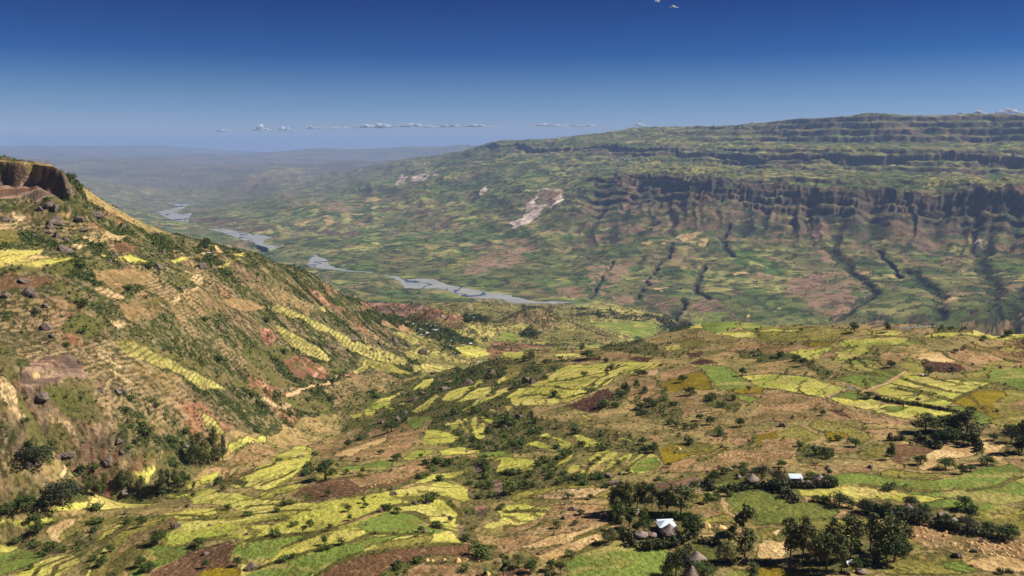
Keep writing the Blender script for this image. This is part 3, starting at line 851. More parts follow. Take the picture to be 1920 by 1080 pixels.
C2 K 640,600 700,480 900,470 1100,500 1200,560 1190,660 1280,700 1270,790 1230,810 1080,890 900,890 800,850 760,810 700,830 640,850 600,830 700,760 740,740 680,700
C2 B 900,780 980,710 985,760 960,780 920,800
C2 T 1180,650 1250,600 1330,600 1420,650 1400,670 1240,670
C2 O 1190,640 1200,530 1310,530 1420,560 1520,680 1500,690 1270,690 1430,660 1340,595 1240,590
C2 C 1430,570 1500,520 1640,495 1728,505 1728,620 1640,680 1560,660 1480,620
C2 O 1270,680 1500,690 1480,720 1300,720
C2 S 1260,790 1400,800 1430,830 1260,830
C2 S 1190,910 1280,865 1380,910 1330,940 1200,950
C2 S 1650,870 1728,860 1728,940 1650,930
C2 T 1280,740 1500,730 1640,800 1640,840 1440,800 1340,770
C2 X 640,440 900,470 1000,450 1250,410 1280,440 1200,470 1300,520 1150,505 1000,490
C2 P2 1400,560 1450,640 1500,680
C2 K 1250,830 1440,830 1520,900 1640,920 1500,980 1300,960 1180,990 1400,1010 1360,1060 1240,1080 1000,1080 1060,920
C2 K 1400,600 1290,570 1330,530 1420,540
C2 B 1160,900 1200,940 1180,960
C2 C 1380,1080 1500,1030 1640,1030 1728,1010 1728,1080
C2 K 1300,440 1330,380 1500,370 1728,350 1728,480 1500,520 1320,500
C2 C 1350,470 1440,430 1510,450 1480,480
C2 L3 1290,300 1440,230 1420,215
C2 K 1640,110 1650,150 1600,205 1580,200
C2 K 1300,120 1400,60 1450,130 1440,160 1420,140
C3 Y 760,0 1000,-20 1300,0 1360,10 1100,15
C3 G 1200,-40 1380,-20 1600,40 1440,60 1380,30
C3 O 1480,30 1728,-10 1728,80 1560,70
C3 O 60,110 200,60 280,100 360,150 200,200 80,200
C3 T 0,160 180,150 200,200 160,290 0,280
C3 O 270,60 340,25 500,40 640,100 700,150 640,190 520,150 300,90
C3 M 360,110 500,110 560,150 420,170
C3 T 420,200 600,210 640,240 450,250
C3 T 600,0 1000,30 1000,60 640,50
C3 T 640,90 900,90 880,120 700,120
C3 T 1380,60 1500,70 1480,100 1390,85
C3 B 820,190 960,190 980,260 900,330 840,310
C3 B 960,190 1140,220 1120,250 980,260
C3 O 600,250 740,200 820,250 760,290 640,300
C3 T 200,340 560,330 720,370 600,390 420,390
C3 O 700,390 840,360 1060,390 1240,380 1080,430 900,415
C3 S 1000,350 1070,300 1070,260 1180,190 1180,165 1400,210 1410,240 1400,270 1300,290 1200,290 1140,340 1060,365
C3 S 1400,145 1600,190 1560,240 1600,290 1500,300 1440,250 1460,210
C3 S 1300,320 1460,310 1450,330 1300,330
C3 S 1600,165 1680,155 1680,180 1610,180
C3 T 1600,290 1728,300 1728,350 1640,320
C3 T 1480,95 1600,130 1460,120
C3 K 780,150 950,140 1100,60 1380,0 1400,160 1440,240 1400,240 1380,180 1180,160 1180,200 1140,220 960,180
C3 K 1480,120 1728,80 1728,280 1620,250 1600,160
C3 K 200,200 280,190 440,230 430,320 200,320
C3 G 410,395 560,390 840,410 1080,440 1300,400 1480,340 1640,325 1710,370 1700,420 1560,470 1360,500 1100,505 800,490 600,470 480,480 420,430
C3 Y 190,490 420,480 620,475 840,500 1080,520 1280,545 1160,600 1000,590 820,570 640,600 540,570 420,540 310,540 230,540
C3 G 860,510 1200,510 1500,500 1728,410 1728,560 1600,600 1480,580 1280,560 1080,540
C3 O 1000,600 1250,560 1480,590 1728,640 1728,780 1640,760 1420,720 1270,640 1100,620
C3 G 1020,580 1250,560 1480,590 1600,640 1420,640 1300,620 1100,620
C3 K 0,370 140,380 480,460 480,485 190,490 260,570 190,590 100,520 0,490
C3 C 0,660 200,590 380,580 540,620 610,650 420,690 240,710 0,740
C3 C 0,500 80,510 160,560 160,600 0,640
C3 B 60,510 140,540 190,580 160,600
C3 T 500,615 700,660 860,670 820,690 620,690 420,700
C3 O 240,720 420,700 600,700 700,690 600,860 420,840
C3 S 0,830 110,840 200,880 140,970 60,970 0,960
C3 O 0,750 90,760 100,840 0,830
C3 S 20,780 90,760 60,810
C3 S 350,820 420,820 440,840 360,840
C3 K 600,600 720,560 900,600 960,540 1100,620 1270,690 1420,700 1700,760 1690,820 1500,800 1250,770 1110,720 900,700 700,660
C3 K 100,960 200,860 300,780 480,860 620,800 700,700 940,780 980,900 700,1000 500,1060 300,1050
C3 T 880,700 1000,710 1280,780 1500,810 1728,840 1728,960 1500,950 1300,920 1050,900 930,790
C3 O 940,800 1050,900 1000,920 930,850
C3 O 760,1010 900,960 1060,930 1300,930 1310,980 1460,1040 1300,1070 800,1060
C3 G 1180,1000 1300,980 1460,1040 1340,1060 1200,1040
C3 S 1300,980 1420,955 1600,945 1728,980 1728,1050 1500,1060 1420,1030
C3 M 0,1000 120,1030 340,1070 340,1080 0,1080
C3 L3 610,470 900,495 1100,505
C3 L3 1360,500 1560,470 1700,410
A1 T 440,530 520,490 620,490 640,550 600,580 470,570
A1 S 720,500 780,465 850,460 880,490 800,510
A1 R 0,340 160,330 180,350 0,370
A1 S 0,310 100,290 420,285 300,310 0,325
A1 T 130,460 200,440 280,450 200,480
A1 S 280,650 330,630 380,630 360,660
A1 S 460,600 540,600 550,640 470,640
A1 S 360,500 430,470 480,470 400,500
A1 S 640,570 730,570 680,590
A1 X 410,665 500,690 560,712 680,705 700,714 560,728 470,705 400,690
A1 X 0,672 130,690 300,700 300,712 120,708 0,690
A1 X 240,655 420,668 560,680 560,690 400,682 240,664
A0 X 1300,600 1500,605 1650,615 1728,640 1728,655 1600,635 1300,612
A0 X 1280,640 1400,655 1560,665 1690,700 1640,705 1500,680 1280,650
A0 X 1110,405 1300,400 1480,405 1480,415 1300,412 1110,415
A1 W 1060,350 1100,300 1130,288 1160,310 1120,370
A1 W 950,380 1000,310 1030,310 1030,345 960,390
A1 W 1180,300 1215,310 1190,340
A1 W 1500,440 1520,400 1545,390 1555,425 1515,450
A1 R 710,350 790,310 790,330 740,360
A1 R 870,720 910,690 960,700 930,735 890,740
A1 T 1100,690 1200,660 1300,600 1400,560 1330,620 1200,690
A1 T 1390,990 1480,890 1560,840 1728,780 1728,920 1600,960 1450,1010
A1 H 1250,960 1400,870 1500,850 1400,960 1280,1010
A2 W 160,680 200,640 240,630 300,640 340,680 270,740 190,740 210,790 130,840 60,880 0,905 0,885 80,800 110,770
A2 R 180,660 250,635 310,660 260,700 250,740 190,735
A2 T 0,1000 140,960 240,980 200,1040 160,1055 0,1060
A2 R 780,620 870,560 890,590 840,640
A2 R 690,580 720,560 740,600
A2 R 1280,780 1310,770 1315,830 1290,830
A2 R 1360,810 1400,730 1420,780 1445,800 1400,830
A2 R 1570,850 1640,790 1630,830 1590,870
A2 R 930,880 1010,880 1000,920 950,920
A2 R 740,760 860,720 870,740 820,800
A2 R 1220,690 1250,700 1230,715
A2 S 320,350 380,360 370,380 340,375
A2 S 1120,940 1280,930 1330,970 1300,1030 1200,990
A2 S 860,1000 960,980 930,1010
A2 S 1010,995 1070,1000 1050,1020
A2 H 700,480 900,440 1400,450 1500,480 1400,540 1000,510 760,500
A2 H 800,270 1000,290 1400,320 1728,330 1728,360 1400,350 1000,320
A3 R 0,830 60,800 30,860
A3 R 310,920 370,810 410,890 400,920 320,1000
A3 W 1410,1000 1430,960 1440,985 1420,1010
A3 S 710,1010 800,985 780,1020
A3 H 900,580 1100,560 1400,540 1728,550 1728,610 1400,620 1000,610
A3 H 320,370 440,340 700,360 850,375 560,385
A3 T 300,460 330,440 460,460 490,490 400,470
B3 R 100,240 150,150 300,125 440,140 500,190 590,310 500,360 370,390 310,380 250,320
B3 T 180,0 380,0 480,90 540,140 660,200 660,260 580,210 500,170 300,110 170,90
B3 S 790,130 860,150 820,160
B3 S 1160,290 1270,280 1290,340 1190,345
B3 S 600,100 670,110 640,150 590,140
B3 S 1260,40 1390,40 1380,48
B3 S 1640,160 1728,160 1728,185
B3 S 1660,335 1728,340 1728,380
B3 T 640,445 800,430 760,455
B3 r 0,445 100,455 160,465 120,478 40,455
B3 X 410,470 450,420 520,370 600,320 650,290 700,240 710,250 620,330 500,400 460,450
B3 r 830,485 900,480 1000,475 1140,475 1100,482 900,490
B3 X 900,460 940,400 1060,390 1100,440 1080,470
B3 X 680,460 800,455 850,470 700,485
Z G 446,1042 462,1026 500,1014 530,1016 520,1040 484,1058
Z Y 430,1000 470,990 520,988 500,1002 452,1014
"""
RIVER = """
A0 1050,575 1170,552 1205,540 1140,498 1282,498 1275,515 1235,545 1160,575 1230,585 1300,568 1295,592 1260,640 1190,632 1120,605
A0 1390,680 1500,680 1600,695 1680,722 1728,728 1728,772 1640,757 1500,705
A1 -10,722 125,730 60,752 50,780 165,803 90,833 30,812 -10,790
A1 338,930 370,880 395,850 480,890 488,915 540,945 700,968 780,972 780,982 560,965 400,950
A1 850,990 960,1003 1000,1022 1200,1018 1300,1062 1440,1080 1000,1080 980,1035
B1 920,-2 980,18 1180,15 1290,48 1440,78 1540,100 1728,125 1728,162 1560,147 1430,137 1280,88 1000,40
B2 -5,278 100,300 250,303 435,310 330,327 150,325 -5,312
"""
def to_px(tile, tx, ty):
    ox, oy = TILES[tile]; k = SCALE.get(tile, 3.6)
    return ox + tx / k, oy + ty / k

def loosen(tile, x, y):
    """fields do not end where a map sheet ends"""
    if SCALE.get(tile, 3.6) != 3.6: return x, y
    h = (math.sin(x * 12.9898 + y * 78.233) * 43758.5453) % 1.0
    if x <= 1: x -= 20 + 90 * h
    elif x >= 1727: x += 20 + 90 * h
    if y <= 1: y -= 8 + 40 * h
    elif y >= 1079: y += 8 + 40 * h
    return x, y
wob1 = (fbm(GA * 60, GS * 60, 101, 2) - 0.5).astype(np.float32)
wob2 = (fbm(GA * 60 + 40, GS * 60 - 9, 102, 2) - 0.5).astype(np.float32)
def inside(pts, wob=7.0):
    P = np.array(pts); x = P[:, 0]; y = P[:, 1]
    i0, i1 = max(0, int(x.min()) - 5), min(NA, int(x.max()) + 7)
    j0, j1 = max(0, int(y.min()) - 5), min(NS, int(y.max()) + 7)
    if i1 <= i0 or j1 <= j0: return None
    I, J = np.meshgrid(np.arange(i0, i1), np.arange(j0, j1), indexing='ij')
    I = I + wob1[i0:i1, j0:j1] * wob; J = J + wob2[i0:i1, j0:j1] * wob
    ins = np.zeros(I.shape, bool); k = len(pts)
    for a in range(k):
        xa, ya = x[a], y[a]; xb, yb = x[(a + 1) % k], y[(a + 1) % k]
        if ya == yb: continue
        c = ((ya > J) != (yb > J)) & (I < (xb - xa) * (J - ya) / (yb - ya) + xa)
        ins ^= c
    return slice(i0, i1), slice(j0, j1), ins

ZID = np.zeros(HZ.shape, np.int16)
ZID[:] = ZN['g'][0]
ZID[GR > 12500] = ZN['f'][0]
ZID[(GR < 1250)] = ZN['b'][0]
FIELDS = []
for ln in LAND.strip().splitlines():
    p = ln.split()
    tile, kind = p[0], p[1]
    px = [to_px(tile, *loosen(tile, *map(float, c.split(',')))) for c in p[2:]]
    idx = [sight(*c) for c in px]
    if len(kind) > 1:
        wd = float(kind[1:]); pts = [at_index(*c) for c in idx]
        xs = [q.x for q in pts]; ys = [q.y for q in pts]; m = wd * 2 + 6
        I = np.nonzero((GX > min(xs) - m) & (GX < max(xs) + m) & (GY > min(ys) - m) & (GY < max(ys) + m))
        wv = (fbm(GX[I] / 18, GY[I] / 18, 33, 2) - 0.5)
        d = seg_dist(GX[I] + wv * 7, GY[I] + wv * 5, pts)
        wl = wd * 0.5 * (0.55 + 0.9 * vnoise(GX[I] / 9, GY[I] / 9, 34))
        k = d < wl
        ZID[I[0][k], I[1][k]] = ZN[kind[0]][0]
    else:
        if tile == 'P' : q = inside(idx, 10.0)
        else: q = inside(idx, 5.0 if at_index(*idx[0]).length < 3500 else 20.0)
        if q is None: continue
        sub = ZID[q[0], q[1]]; sub[q[2]] = ZN[kind][0]
        FIELDS.append((kind, px, idx))
RIVM = np.zeros(HZ.shape, bool)
for ln in RIVER.strip().splitlines():
    p = ln.split(); px = [to_px(p[0], *map(float, c.split(','))) for c in p[1:]]
    q = inside([sight(*c) for c in px], 5.0)
    if q is not None: RIVM[q[0], q[1]] |= q[2]
ZID[RIVM] = ZN['r'][0]
# ledges of the banded rock step
lx = (ZID == ZN['X'][0]) & (GR < 850) & (GR > 480)
lz = HZ + (fbm(GX / 20, GY / 20, 97, 2) - 0.5) * 3
HZ = np.where(lx, HZ + (stair(lz, 9.0, 0.15) - lz) * 0.6, HZ)
# level the channel
rv = RIVM & (HZ < -600)
RIVM = rv
HZ = np.where(RIVM, -700.0 + (HZ + 700) * 0.04, HZ)
# ------------------------------------------------------------------ ground cover colours
C0 = np.zeros((len(ZN) + 1, 3)); C1 = np.zeros((len(ZN) + 1, 3)); SC = np.ones(len(ZN) + 1); STK = np.zeros(len(ZN) + 1); BSH = np.zeros(len(ZN) + 1)
for k, (i, a, b, s, st, bu) in ZN.items(): C0[i], C1[i], SC[i], STK[i], BSH[i] = a, b, s, st, bu
sc = SC[ZID].astype(np.float32)
n1 = fbm(GX / sc, GY / sc, 201, 4)
n1 = sstep(0.28, 0.72, n1).astype(np.float32)[..., None]
ALB = (C0[ZID] * n1 + C1[ZID] * (1 - n1)).astype(np.float32)
def isz(*ks):
    m = np.zeros(HZ.shape, bool)
    for k in ks: m |= (ZID == ZN[k][0])
    return m
def mix(mask, col, amt):
    idx = np.nonzero(mask)
    if len(idx[0]) == 0: return
    if callable(amt): a = amt(GX[idx], GY[idx], HZ[idx])
    elif isinstance(amt, (int, float)): a = np.float32(amt)
    else: a = amt[idx]
    c = col[idx] if getattr(col, 'ndim', 1) == 3 else np.asarray(col, np.float32)
    a = np.asarray(a, np.float32)[..., None] if np.ndim(a) else a
    ALB[idx] = ALB[idx] * (1 - a) + c * a
def mix_old(mask, col, amt):
    global ALB
    a = (mask * amt)[..., None] if not isinstance(amt, (int, float)) else (mask * float(amt))[..., None]
    ALB = ALB * (1 - a) + np.asarray(col, np.float32) * a
# each crop parcel has its own ripeness: long strips across the slope
pn = vnoise(GX / 60 + 0.4 * fbm(GX / 90, GY / 90, 210, 2), HZ / 3.2 + GY / 160, 211)
crop = isz('Y', 'H', 'O', 'G')
ALB *= np.where(crop, 0.84 + 0.32 * pn, 1.0)[..., None].astype(np.float32)
grn = sstep(0.5, 0.85, fbm(GX / 55, GY / 40, 212, 3))
mix(isz('Y'), srgb(128, 148, 54), grn * 0.65)
strawy = sstep(0.52, 0.75, fbm(GX / 35, GY / 25, 213, 3))
mix(isz('Y', 'H'), srgb(214, 196, 116), strawy * 0.5)
# grassy banks between parcels
crp = isz('Y', 'O', 'G', 'B', 'D', 'S', 'T', 'M', 'H', 'N', 'C', 'b')
edge = np.zeros(HZ.shape, bool)
e1_ = (ZID[1:, :] != ZID[:-1, :]); e2_ = (ZID[:, 1:] != ZID[:, :-1])
edge[1:, :] |= e1_; edge[:-1, :] |= e1_; edge[:, 1:] |= e2_; edge[:, :-1] |= e2_
edge &= crp & (GR < 2300)
bankn = vnoise(GX / 14, GY / 14, 218)
BANK = edge & (bankn > 0.35)
mix(BANK, srgb(76, 74, 36), 0.8)
# weedy and thin places, wheel and foot tracks inside the crops
wd1 = sstep(0.56, 0.68, fbm(GX / 9, GY / 9, 219, 4))
mix(isz('Y', 'O', 'G', 'H'), srgb(118, 112, 56), wd1 * 0.55)
th1 = sstep(0.60, 0.72, fbm(GX / 24 + 7, GY / 14, 222, 3))
mix(isz('Y', 'O', 'G', 'S'), srgb(190, 164, 100), th1 * 0.5)
fur = np.mod(HZ * 1.1 + GX / 9 + 1.5 * fbm(GX / 30, GY / 30, 223, 2), 1.0)
mix(isz('B', 'D', 'T'), srgb(78, 60, 44), (fur < 0.22) * 0.25)
# terrace risers follow the contour
tz = HZ + (fbm(GX / 55, GY / 55, 220, 4) - 0.5) * 11
step = np.where(GR < 1000, 2.4, 3.4)
ft = np.mod(tz / step, 1.0); kt = np.floor(tz / step)
brk = 0.55 * vnoise(GX / 19, kt * 3.17 + GY / 33, 221) + 0.45 * fbm(GX / 13, GY / 13, 225, 3)
riser = (ft < 0.33) & (brk > 0.36)
mix(isz('H', 'N', 'Q') & riser, srgb(86, 78, 44), 0.75)
tpat = vnoise(GX / 45, GY / 45, 224)
mix(isz('h', 'e', 'v') & (np.mod(tz / (step * 1.1) + 0.5, 1.0) < 0.45) & (tpat > 0.55) & (brk > 0.42), srgb(190, 160, 114), 0.5)
mix(isz('h', 'e', 'v') & (np.mod(tz / (step * 1.1), 1.0) < 0.3) & (brk > 0.4) & (tpat > 0.4), srgb(74, 72, 40), 0.7)
mix(isz('Y', 'O') & (np.mod(tz / 3.4, 1.0) < 0.12) & (brk > 0.38), srgb(90, 86, 42), 0.75)
# worn, stony and scrubby ground
dk = sstep(0.5, 0.62, fbm(GX / 13, GY / 13, 230, 4))
mix(isz('b', 'T', 'Q', 'v', 'e'), srgb(92, 90, 46), dk * 0.55)
hk = sstep(0.38, 0.50, fbm(GX / 42, GY / 42, 231, 5))
mix(isz('h'), srgb(66, 74, 36), hk * 0.85)
rd = sstep(0.58, 0.7, fbm(GX / 60 + 9, GY / 60, 232, 4))
mix(isz('h'), srgb(158, 104, 76), rd * 0.65)
st = sstep(0.60, 0.70, fbm(GX / 7, GY / 7, 233, 3))
mix(isz('h', 'b', 'T', 'Q', 'N'), srgb(190, 160, 118), st * 0.3)
mix(isz('h') & (SLOPE > 1.3), srgb(112, 92, 76), sstep(1.3, 1.7, SLOPE) * 0.6)
# small plants and stones too many to model, and the bare gaps between them
sp1 = vnoise(GX / 1.7, GY / 1.7, 280) * 0.6 + vnoise(GX / 3.9, GY / 3.9, 281) * 0.4
pt_ = fbm(GX / 28, GY / 28, 282, 3)
mix(isz('h', 'Q', 'e', 'R', 'v'), srgb(58, 60, 34), sstep(0.56, 0.66, sp1 + 0.28 * (pt_ - 0.5)) * 0.85)
mix(isz('N', 'H'), srgb(70, 68, 38), sstep(0.60, 0.70, sp1 + 0.28 * (pt_ - 0.5)) * 0.6)
mix(isz('h', 'e', 'N', 'Q'), srgb(186, 158, 118), sstep(0.62, 0.7, vnoise(GX / 2.6 + 30, GY / 2.6, 283) + 0.2 * (0.5 - pt_)) * 0.28)
mix(isz('b', 'T', 'O', 'K'), srgb(74, 74, 38), sstep(0.64, 0.72, sp1 + 0.2 * (pt_ - 0.5)) * 0.7)
mix(isz('B', 'D', 'T', 'S'), srgb(176, 144, 104), sstep(0.74, 0.8, vnoise(GX / 1.5 + 9, GY / 1.5, 284)) * 0.4)
# beds in the red badlands
bd = np.mod((HZ + 5 * fbm(GX / 80, GY / 80, 240, 2)) / 9, 1.0)
mix(isz('R'), srgb(206, 160, 134), sstep(0.62, 0.75, bd) * (1 - sstep(0.85, 0.98, bd)) * 0.6)
mix(isz('R'), srgb(90, 84, 48), sstep(0.50, 0.62, fbm(GX / 16, GY / 16, 241, 4)) * 0.75)
mix(isz('R'), srgb(122, 78, 62), sstep(0.5, 0.62, fbm(GX / 11 + 4, GY / 11, 243, 3)) * 0.5)

# gorge sides: small fields, pasture, scrub, bare rock
gm_ = isz('g', 'f')
def cells(x, y, seed):
    x, y = 0.80 * x + 0.60 * y, 0.80 * y - 0.60 * x
    wx = x + 1.3 * (fbm(x * 0.6, y * 0.6, seed, 2) - 0.5); wy = y + 1.3 * (fbm(x * 0.6 + 5, y * 0.6, seed + 1, 2) - 0.5)
    cx, cy_ = np.floor(wx), np.floor(wy)
    return _hash(cx.astype(np.int64), cy_.astype(np.int64), seed + 2), np.minimum(np.minimum(wx - cx, cx + 1 - wx), np.minimum(wy - cy_, cy_ + 1 - wy))
big = fbm(GX / 480, GY / 480, 250, 4)
cs = np.where(GR > 12500, 420.0, 1.0)
h1, e1 = cells(GX / (90 * np.maximum(cs / 90, 1)), GY / (110 * np.maximum(cs / 110, 1)), 251)
h2, e2 = cells((GX + 0.3 * GY) / (210 * np.maximum(cs / 160, 1)), GY / (190 * np.maximum(cs / 160, 1)), 252)
culti = sstep(0.36, 0.54, big + 0.0 * SLOPE) * (1 - sstep(0.3, 0.5, SLOPE))
farf = np.where(GR > 12500, 0.22, 1.0)
mix(gm_ & (h1 < 0.30), srgb(172, 164, 96), culti * 0.8 * farf)
mix(gm_ & (h1 > 0.86), srgb(164, 134, 98), culti * 0.7 * farf)
mix(gm_ & (h1 > 0.40) & (h1 < 0.62), srgb(92, 116, 54), culti * 0.8 * farf)
mix(gm_ & (h2 < 0.2) & (GR < 12500), srgb(150, 146, 88), 0.45)
mix(gm_ & (h2 > 0.82) & (GR < 12500), srgb(90, 108, 52), 0.5)
mix(gm_ & (e1 < 0.06), srgb(70, 78, 44), culti * 0.35 * (vnoise(GX / 60, GY / 60, 258) > 0.4))
br = sstep(0.56, 0.68, fbm(GX / 230 + 3, GY / 230, 253, 4))
mix(gm_, srgb(136, 108, 82), br * 0.42 * farf)
sk = sstep(0.52, 0.62, fbm(GX / 38, GY / 38, 254, 4))
mix(gm_ & (GR < 12500), srgb(48, 60, 34), sk * 0.75)
sk2 = sstep(0.55, 0.66, fbm(GX / 150, GY / 150, 255, 4))
mix(gm_ & (GR < 12500), srgb(56, 68, 38), sk2 * 0.5)
mix(gm_ & (spm > 0.05), srgb(58, 64, 38), np.clip(spm * 1.3, 0, 1) * sstep(.3, .6, fbm(GX / 70, GY / 70, 264, 3)) * .85)
mix(gm_ & (spm > 0.05), srgb(134, 108, 82), np.clip(spm * 1.3, 0, 1) * sstep(.5, .66, fbm(GX / 90, GY / 90, 269, 4)) * .7)
mix(isz('H') & (GR > 4000), srgb(104, 110, 60), sstep(0.42, 0.55, fbm(GX / 90, GY / 60, 265, 3)) * 0.8)
mix(isz('H') & (GR > 4000), srgb(56, 64, 38), sstep(0.55, 0.63, fbm(GX / 30, GY / 30, 266, 3)) * 0.8)
mix(isz('R', 'T') & (GR > 3500), srgb(158, 130, 104), 0.7)
mix(isz('R', 'T') & (GR > 3500), srgb(128, 106, 80), sstep(0.5, 0.62, fbm(GX / 40, GY / 60, 267, 4)) * 0.45)
stp = sstep(0.42, 0.75, SLOPE)
rockc = (srgb(92, 78, 66)[None, None] * (0.55 + 0.9 * fbm(GX / 140 + GY / 90, HZ / 7, 256, 4))[..., None]).astype(np.float32)
mix(gm_ & (GR < 12500), rockc, stp * 0.9)
mix(gm_ & (GR < 12500) & (SLOPE > 0.5), srgb(140, 100, 74), sstep(0.64, 0.74, fbm(GX / 120, GY / 120, 257, 3)) * 0.5)
mix(gm_ & (GR < 12500), srgb(52, 62, 36), GUL * 0.8 if False else np.minimum(GUL * 1.2, 1) * 0.8)
ff = isz('T', 'S', 'R', 'X', 'G') & (GR > 3300)
mix(ff, srgb(104, 110, 62), sstep(0.47, 0.60, fbm(GX / 75, GY / 75, 290, 4)) * 0.8)
mix(ff, srgb(54, 62, 36), sstep(0.56, 0.63, fbm(GX / 30, GY / 30, 291, 4)) * 0.7)
mix(isz('W'), srgb(176, 140, 118), sstep(0.48, 0.62, fbm(GX / 22, GY / 70, 292, 4)) * 0.35)
mix(isz('W'), srgb(120, 108, 78), sstep(0.58, 0.66, fbm(GX / 40, GY / 40, 293, 4)) * 0.8)
haze_tint = sstep(8200, 12500, GR) * (1 - sstep(az_of(720), az_of(860), GA))  # distance haze painted into the ground colour, greyer farther off
mix(isz('g', 'T', 'S', 'R') & (GR > 8200), srgb(116, 112, 98), haze_tint * 0.7)
# rock faces
rs = (0.6 + 0.8 * fbm((GX - GY) / 5, HZ / 7, 260, 4))[..., None].astype(np.float32)
ALB *= np.where(isz('X')[..., None], rs, 1.0)
mix(isz('X'), srgb(150, 104, 78), sstep(0.55, 0.68, fbm((GX - GY) / 14, HZ / 40, 261, 3)) * 0.7)
mix(isz('X'), srgb(58, 48, 42), sstep(0.58, 0.66, ridged((GX - GY) / 7, HZ / 60, 268, 2)) * 0.6)
mix(isz('R') & (GR > 4000), srgb(150, 110, 90), sstep(0.5, 0.7, fbm(GX / 25, GY / 60, 262, 3)) * 0.5)
# river gravel, wet threads
mix(isz('r'), srgb(120, 118, 122), sstep(0.55, 0.62, fbm(GX / 80, GY / 80, 263, 3)) * 0.7)
# fine grain
fs = np.maximum(GR / 420, 0.9)
g1 = np.where(GR > 420, vnoise(GA * 420 + 0.3 * GS * 400, GS * 400 - 0.3 * GA * 420, 270), vnoise(GX, GY, 272)); g2 = np.where(GR > 420, vnoise(GA * 140 + 0.4 * GS * 130, GS * 130 - 0.4 * GA * 140, 271), vnoise(GX / 3, GY / 3, 273))
amp = STK[ZID].astype(np.float32)
ALB *= (1 + amp * 1.5 * (0.6 * g1 + 0.4 * g2 - 0.5))[..., None].astype(np.float32)
ALB = np.clip(ALB * 0.9, 0.01, 0.9)
def node_mat(name, rough=0.95, spec=0.15):
    m = bpy.data.materials.new(name); m.use_nodes = True
    b = m.node_tree.nodes['Principled BSDF']
    b.inputs['Roughness'].default_value = rough
    b.inputs['Specular IOR Level'].default_value = spec
    return m, m.node_tree, b
def mul_noise(nt, src, scale, lo, hi, detail=4, coord='Object'):
    tc = nt.nodes.new('ShaderNodeTexCoord'); nz = nt.nodes.new('ShaderNodeTexNoise')
    nz.inputs['Scale'].default_value = scale; nz.inputs['Detail'].default_value = detail
    mr = nt.nodes.new('ShaderNodeMapRange'); mr.inputs[1].default_value = 0.3; mr.inputs[2].default_value = 0.7
    mr.inputs[3].default_value = lo; mr.inputs[4].default_value = hi
    mx = nt.nodes.new('ShaderNodeMix'); mx.data_type = 'RGBA'; mx.blend_type = 'MULTIPLY'; mx.inputs[0].default_value = 1
    nt.links.new(tc.outputs[coord], nz.inputs['Vector'])
    nt.links.new(nz.outputs['Fac'], mr.inputs[0])
    nt.links.new(src, mx.inputs[6]); nt.links.new(mr.outputs[0], mx.inputs[7])
    return mx.outputs[2], nz
def attr_mat(name, rough=0.95, fine=None, bump=None, spec=0.15):
    m, nt, b = node_mat(name, rough, spec)
    a = nt.nodes.new('ShaderNodeAttribute'); a.attribute_name = 'albedo'
    src = a.outputs['Color']
    for f in (fine or []): src, _ = mul_noise(nt, src, *f)
    nt.links.new(src, b.inputs['Base Color'])
    if bump:
        tc = nt.nodes.new('ShaderNodeTexCoord'); nz = nt.nodes.new('ShaderNodeTexNoise')
        nz.inputs['Scale'].default_value = bump[0]; nz.inputs['Detail'].default_value = 5
        bp = nt.nodes.new('ShaderNodeBump'); bp.inputs['Strength'].default_value = bump[1]; bp.inputs['Distance'].default_value = bump[2]
        nt.links.new(tc.outputs['Object'], nz.inputs['Vector']); nt.links.new(nz.outputs['Fac'], bp.inputs['Height'])
        nt.links.new(bp.outputs['Normal'], b.inputs['Normal'])
    return m
def grid_mesh(name, co, colour, quads, smooth=True):
    me = bpy.data.meshes.new(name); nv = len(co)
    me.vertices.add(nv); me.vertices.foreach_set('co', np.ascontiguousarray(co, np.float32).ravel())
    k = quads.shape[1]; nf = len(quads)
    me.loops.add(nf * k); me.loops.foreach_set('vertex_index', np.ascontiguousarray(quads, np.int32).ravel())
    me.polygons.add(nf)
    me.polygons.foreach_set('loop_start', np.arange(0, nf * k, k, dtype=np.int32))
    me.polygons.foreach_set('loop_total', np.full(nf, k, dtype=np.int32))
    me.polygons.foreach_set('use_smooth', np.full(nf, smooth, dtype=bool))
    if colour is not None:
        at = me.color_attributes.new('albedo', 'FLOAT_COLOR', 'POINT')
        c4 = np.ones((nv, 4), np.float32); c4[:, :3] = colour
        at.data.foreach_set('color', c4.ravel())
    me.update()
    return me
def link(name, me, mat=None, parent=None, **props):
    o = bpy.data.objects.new(name, me); COL.objects.link(o)
    if mat is not None and me is not None and not me.materials: me.materials.append(mat)
    if parent is not None: o.parent = parent
    for k, v in props.items(): o[k] = v
    return o
_i, _j = np.meshgrid(np.arange(NA - 1), np.arange(NS - 1), indexing='ij')
_v = (_i * NS + _j)
QD = np.stack([_v, _v + NS, _v + NS + 1, _v + 1], -1)
MAT_GROUND = attr_mat('ground_cover', 1.0, [(0.35, 0.78, 1.2, 4), (0.05, 0.9, 1.1, 3)], (0.45, 0.9, 1.8), 0.05)
terrain = link('terrain', grid_mesh('terrain', np.stack([GX, GY, HZ], -1).reshape(-1, 3), ALB.reshape(-1, 3), QD.reshape(-1, 4)), MAT_GROUND, kind='structure')
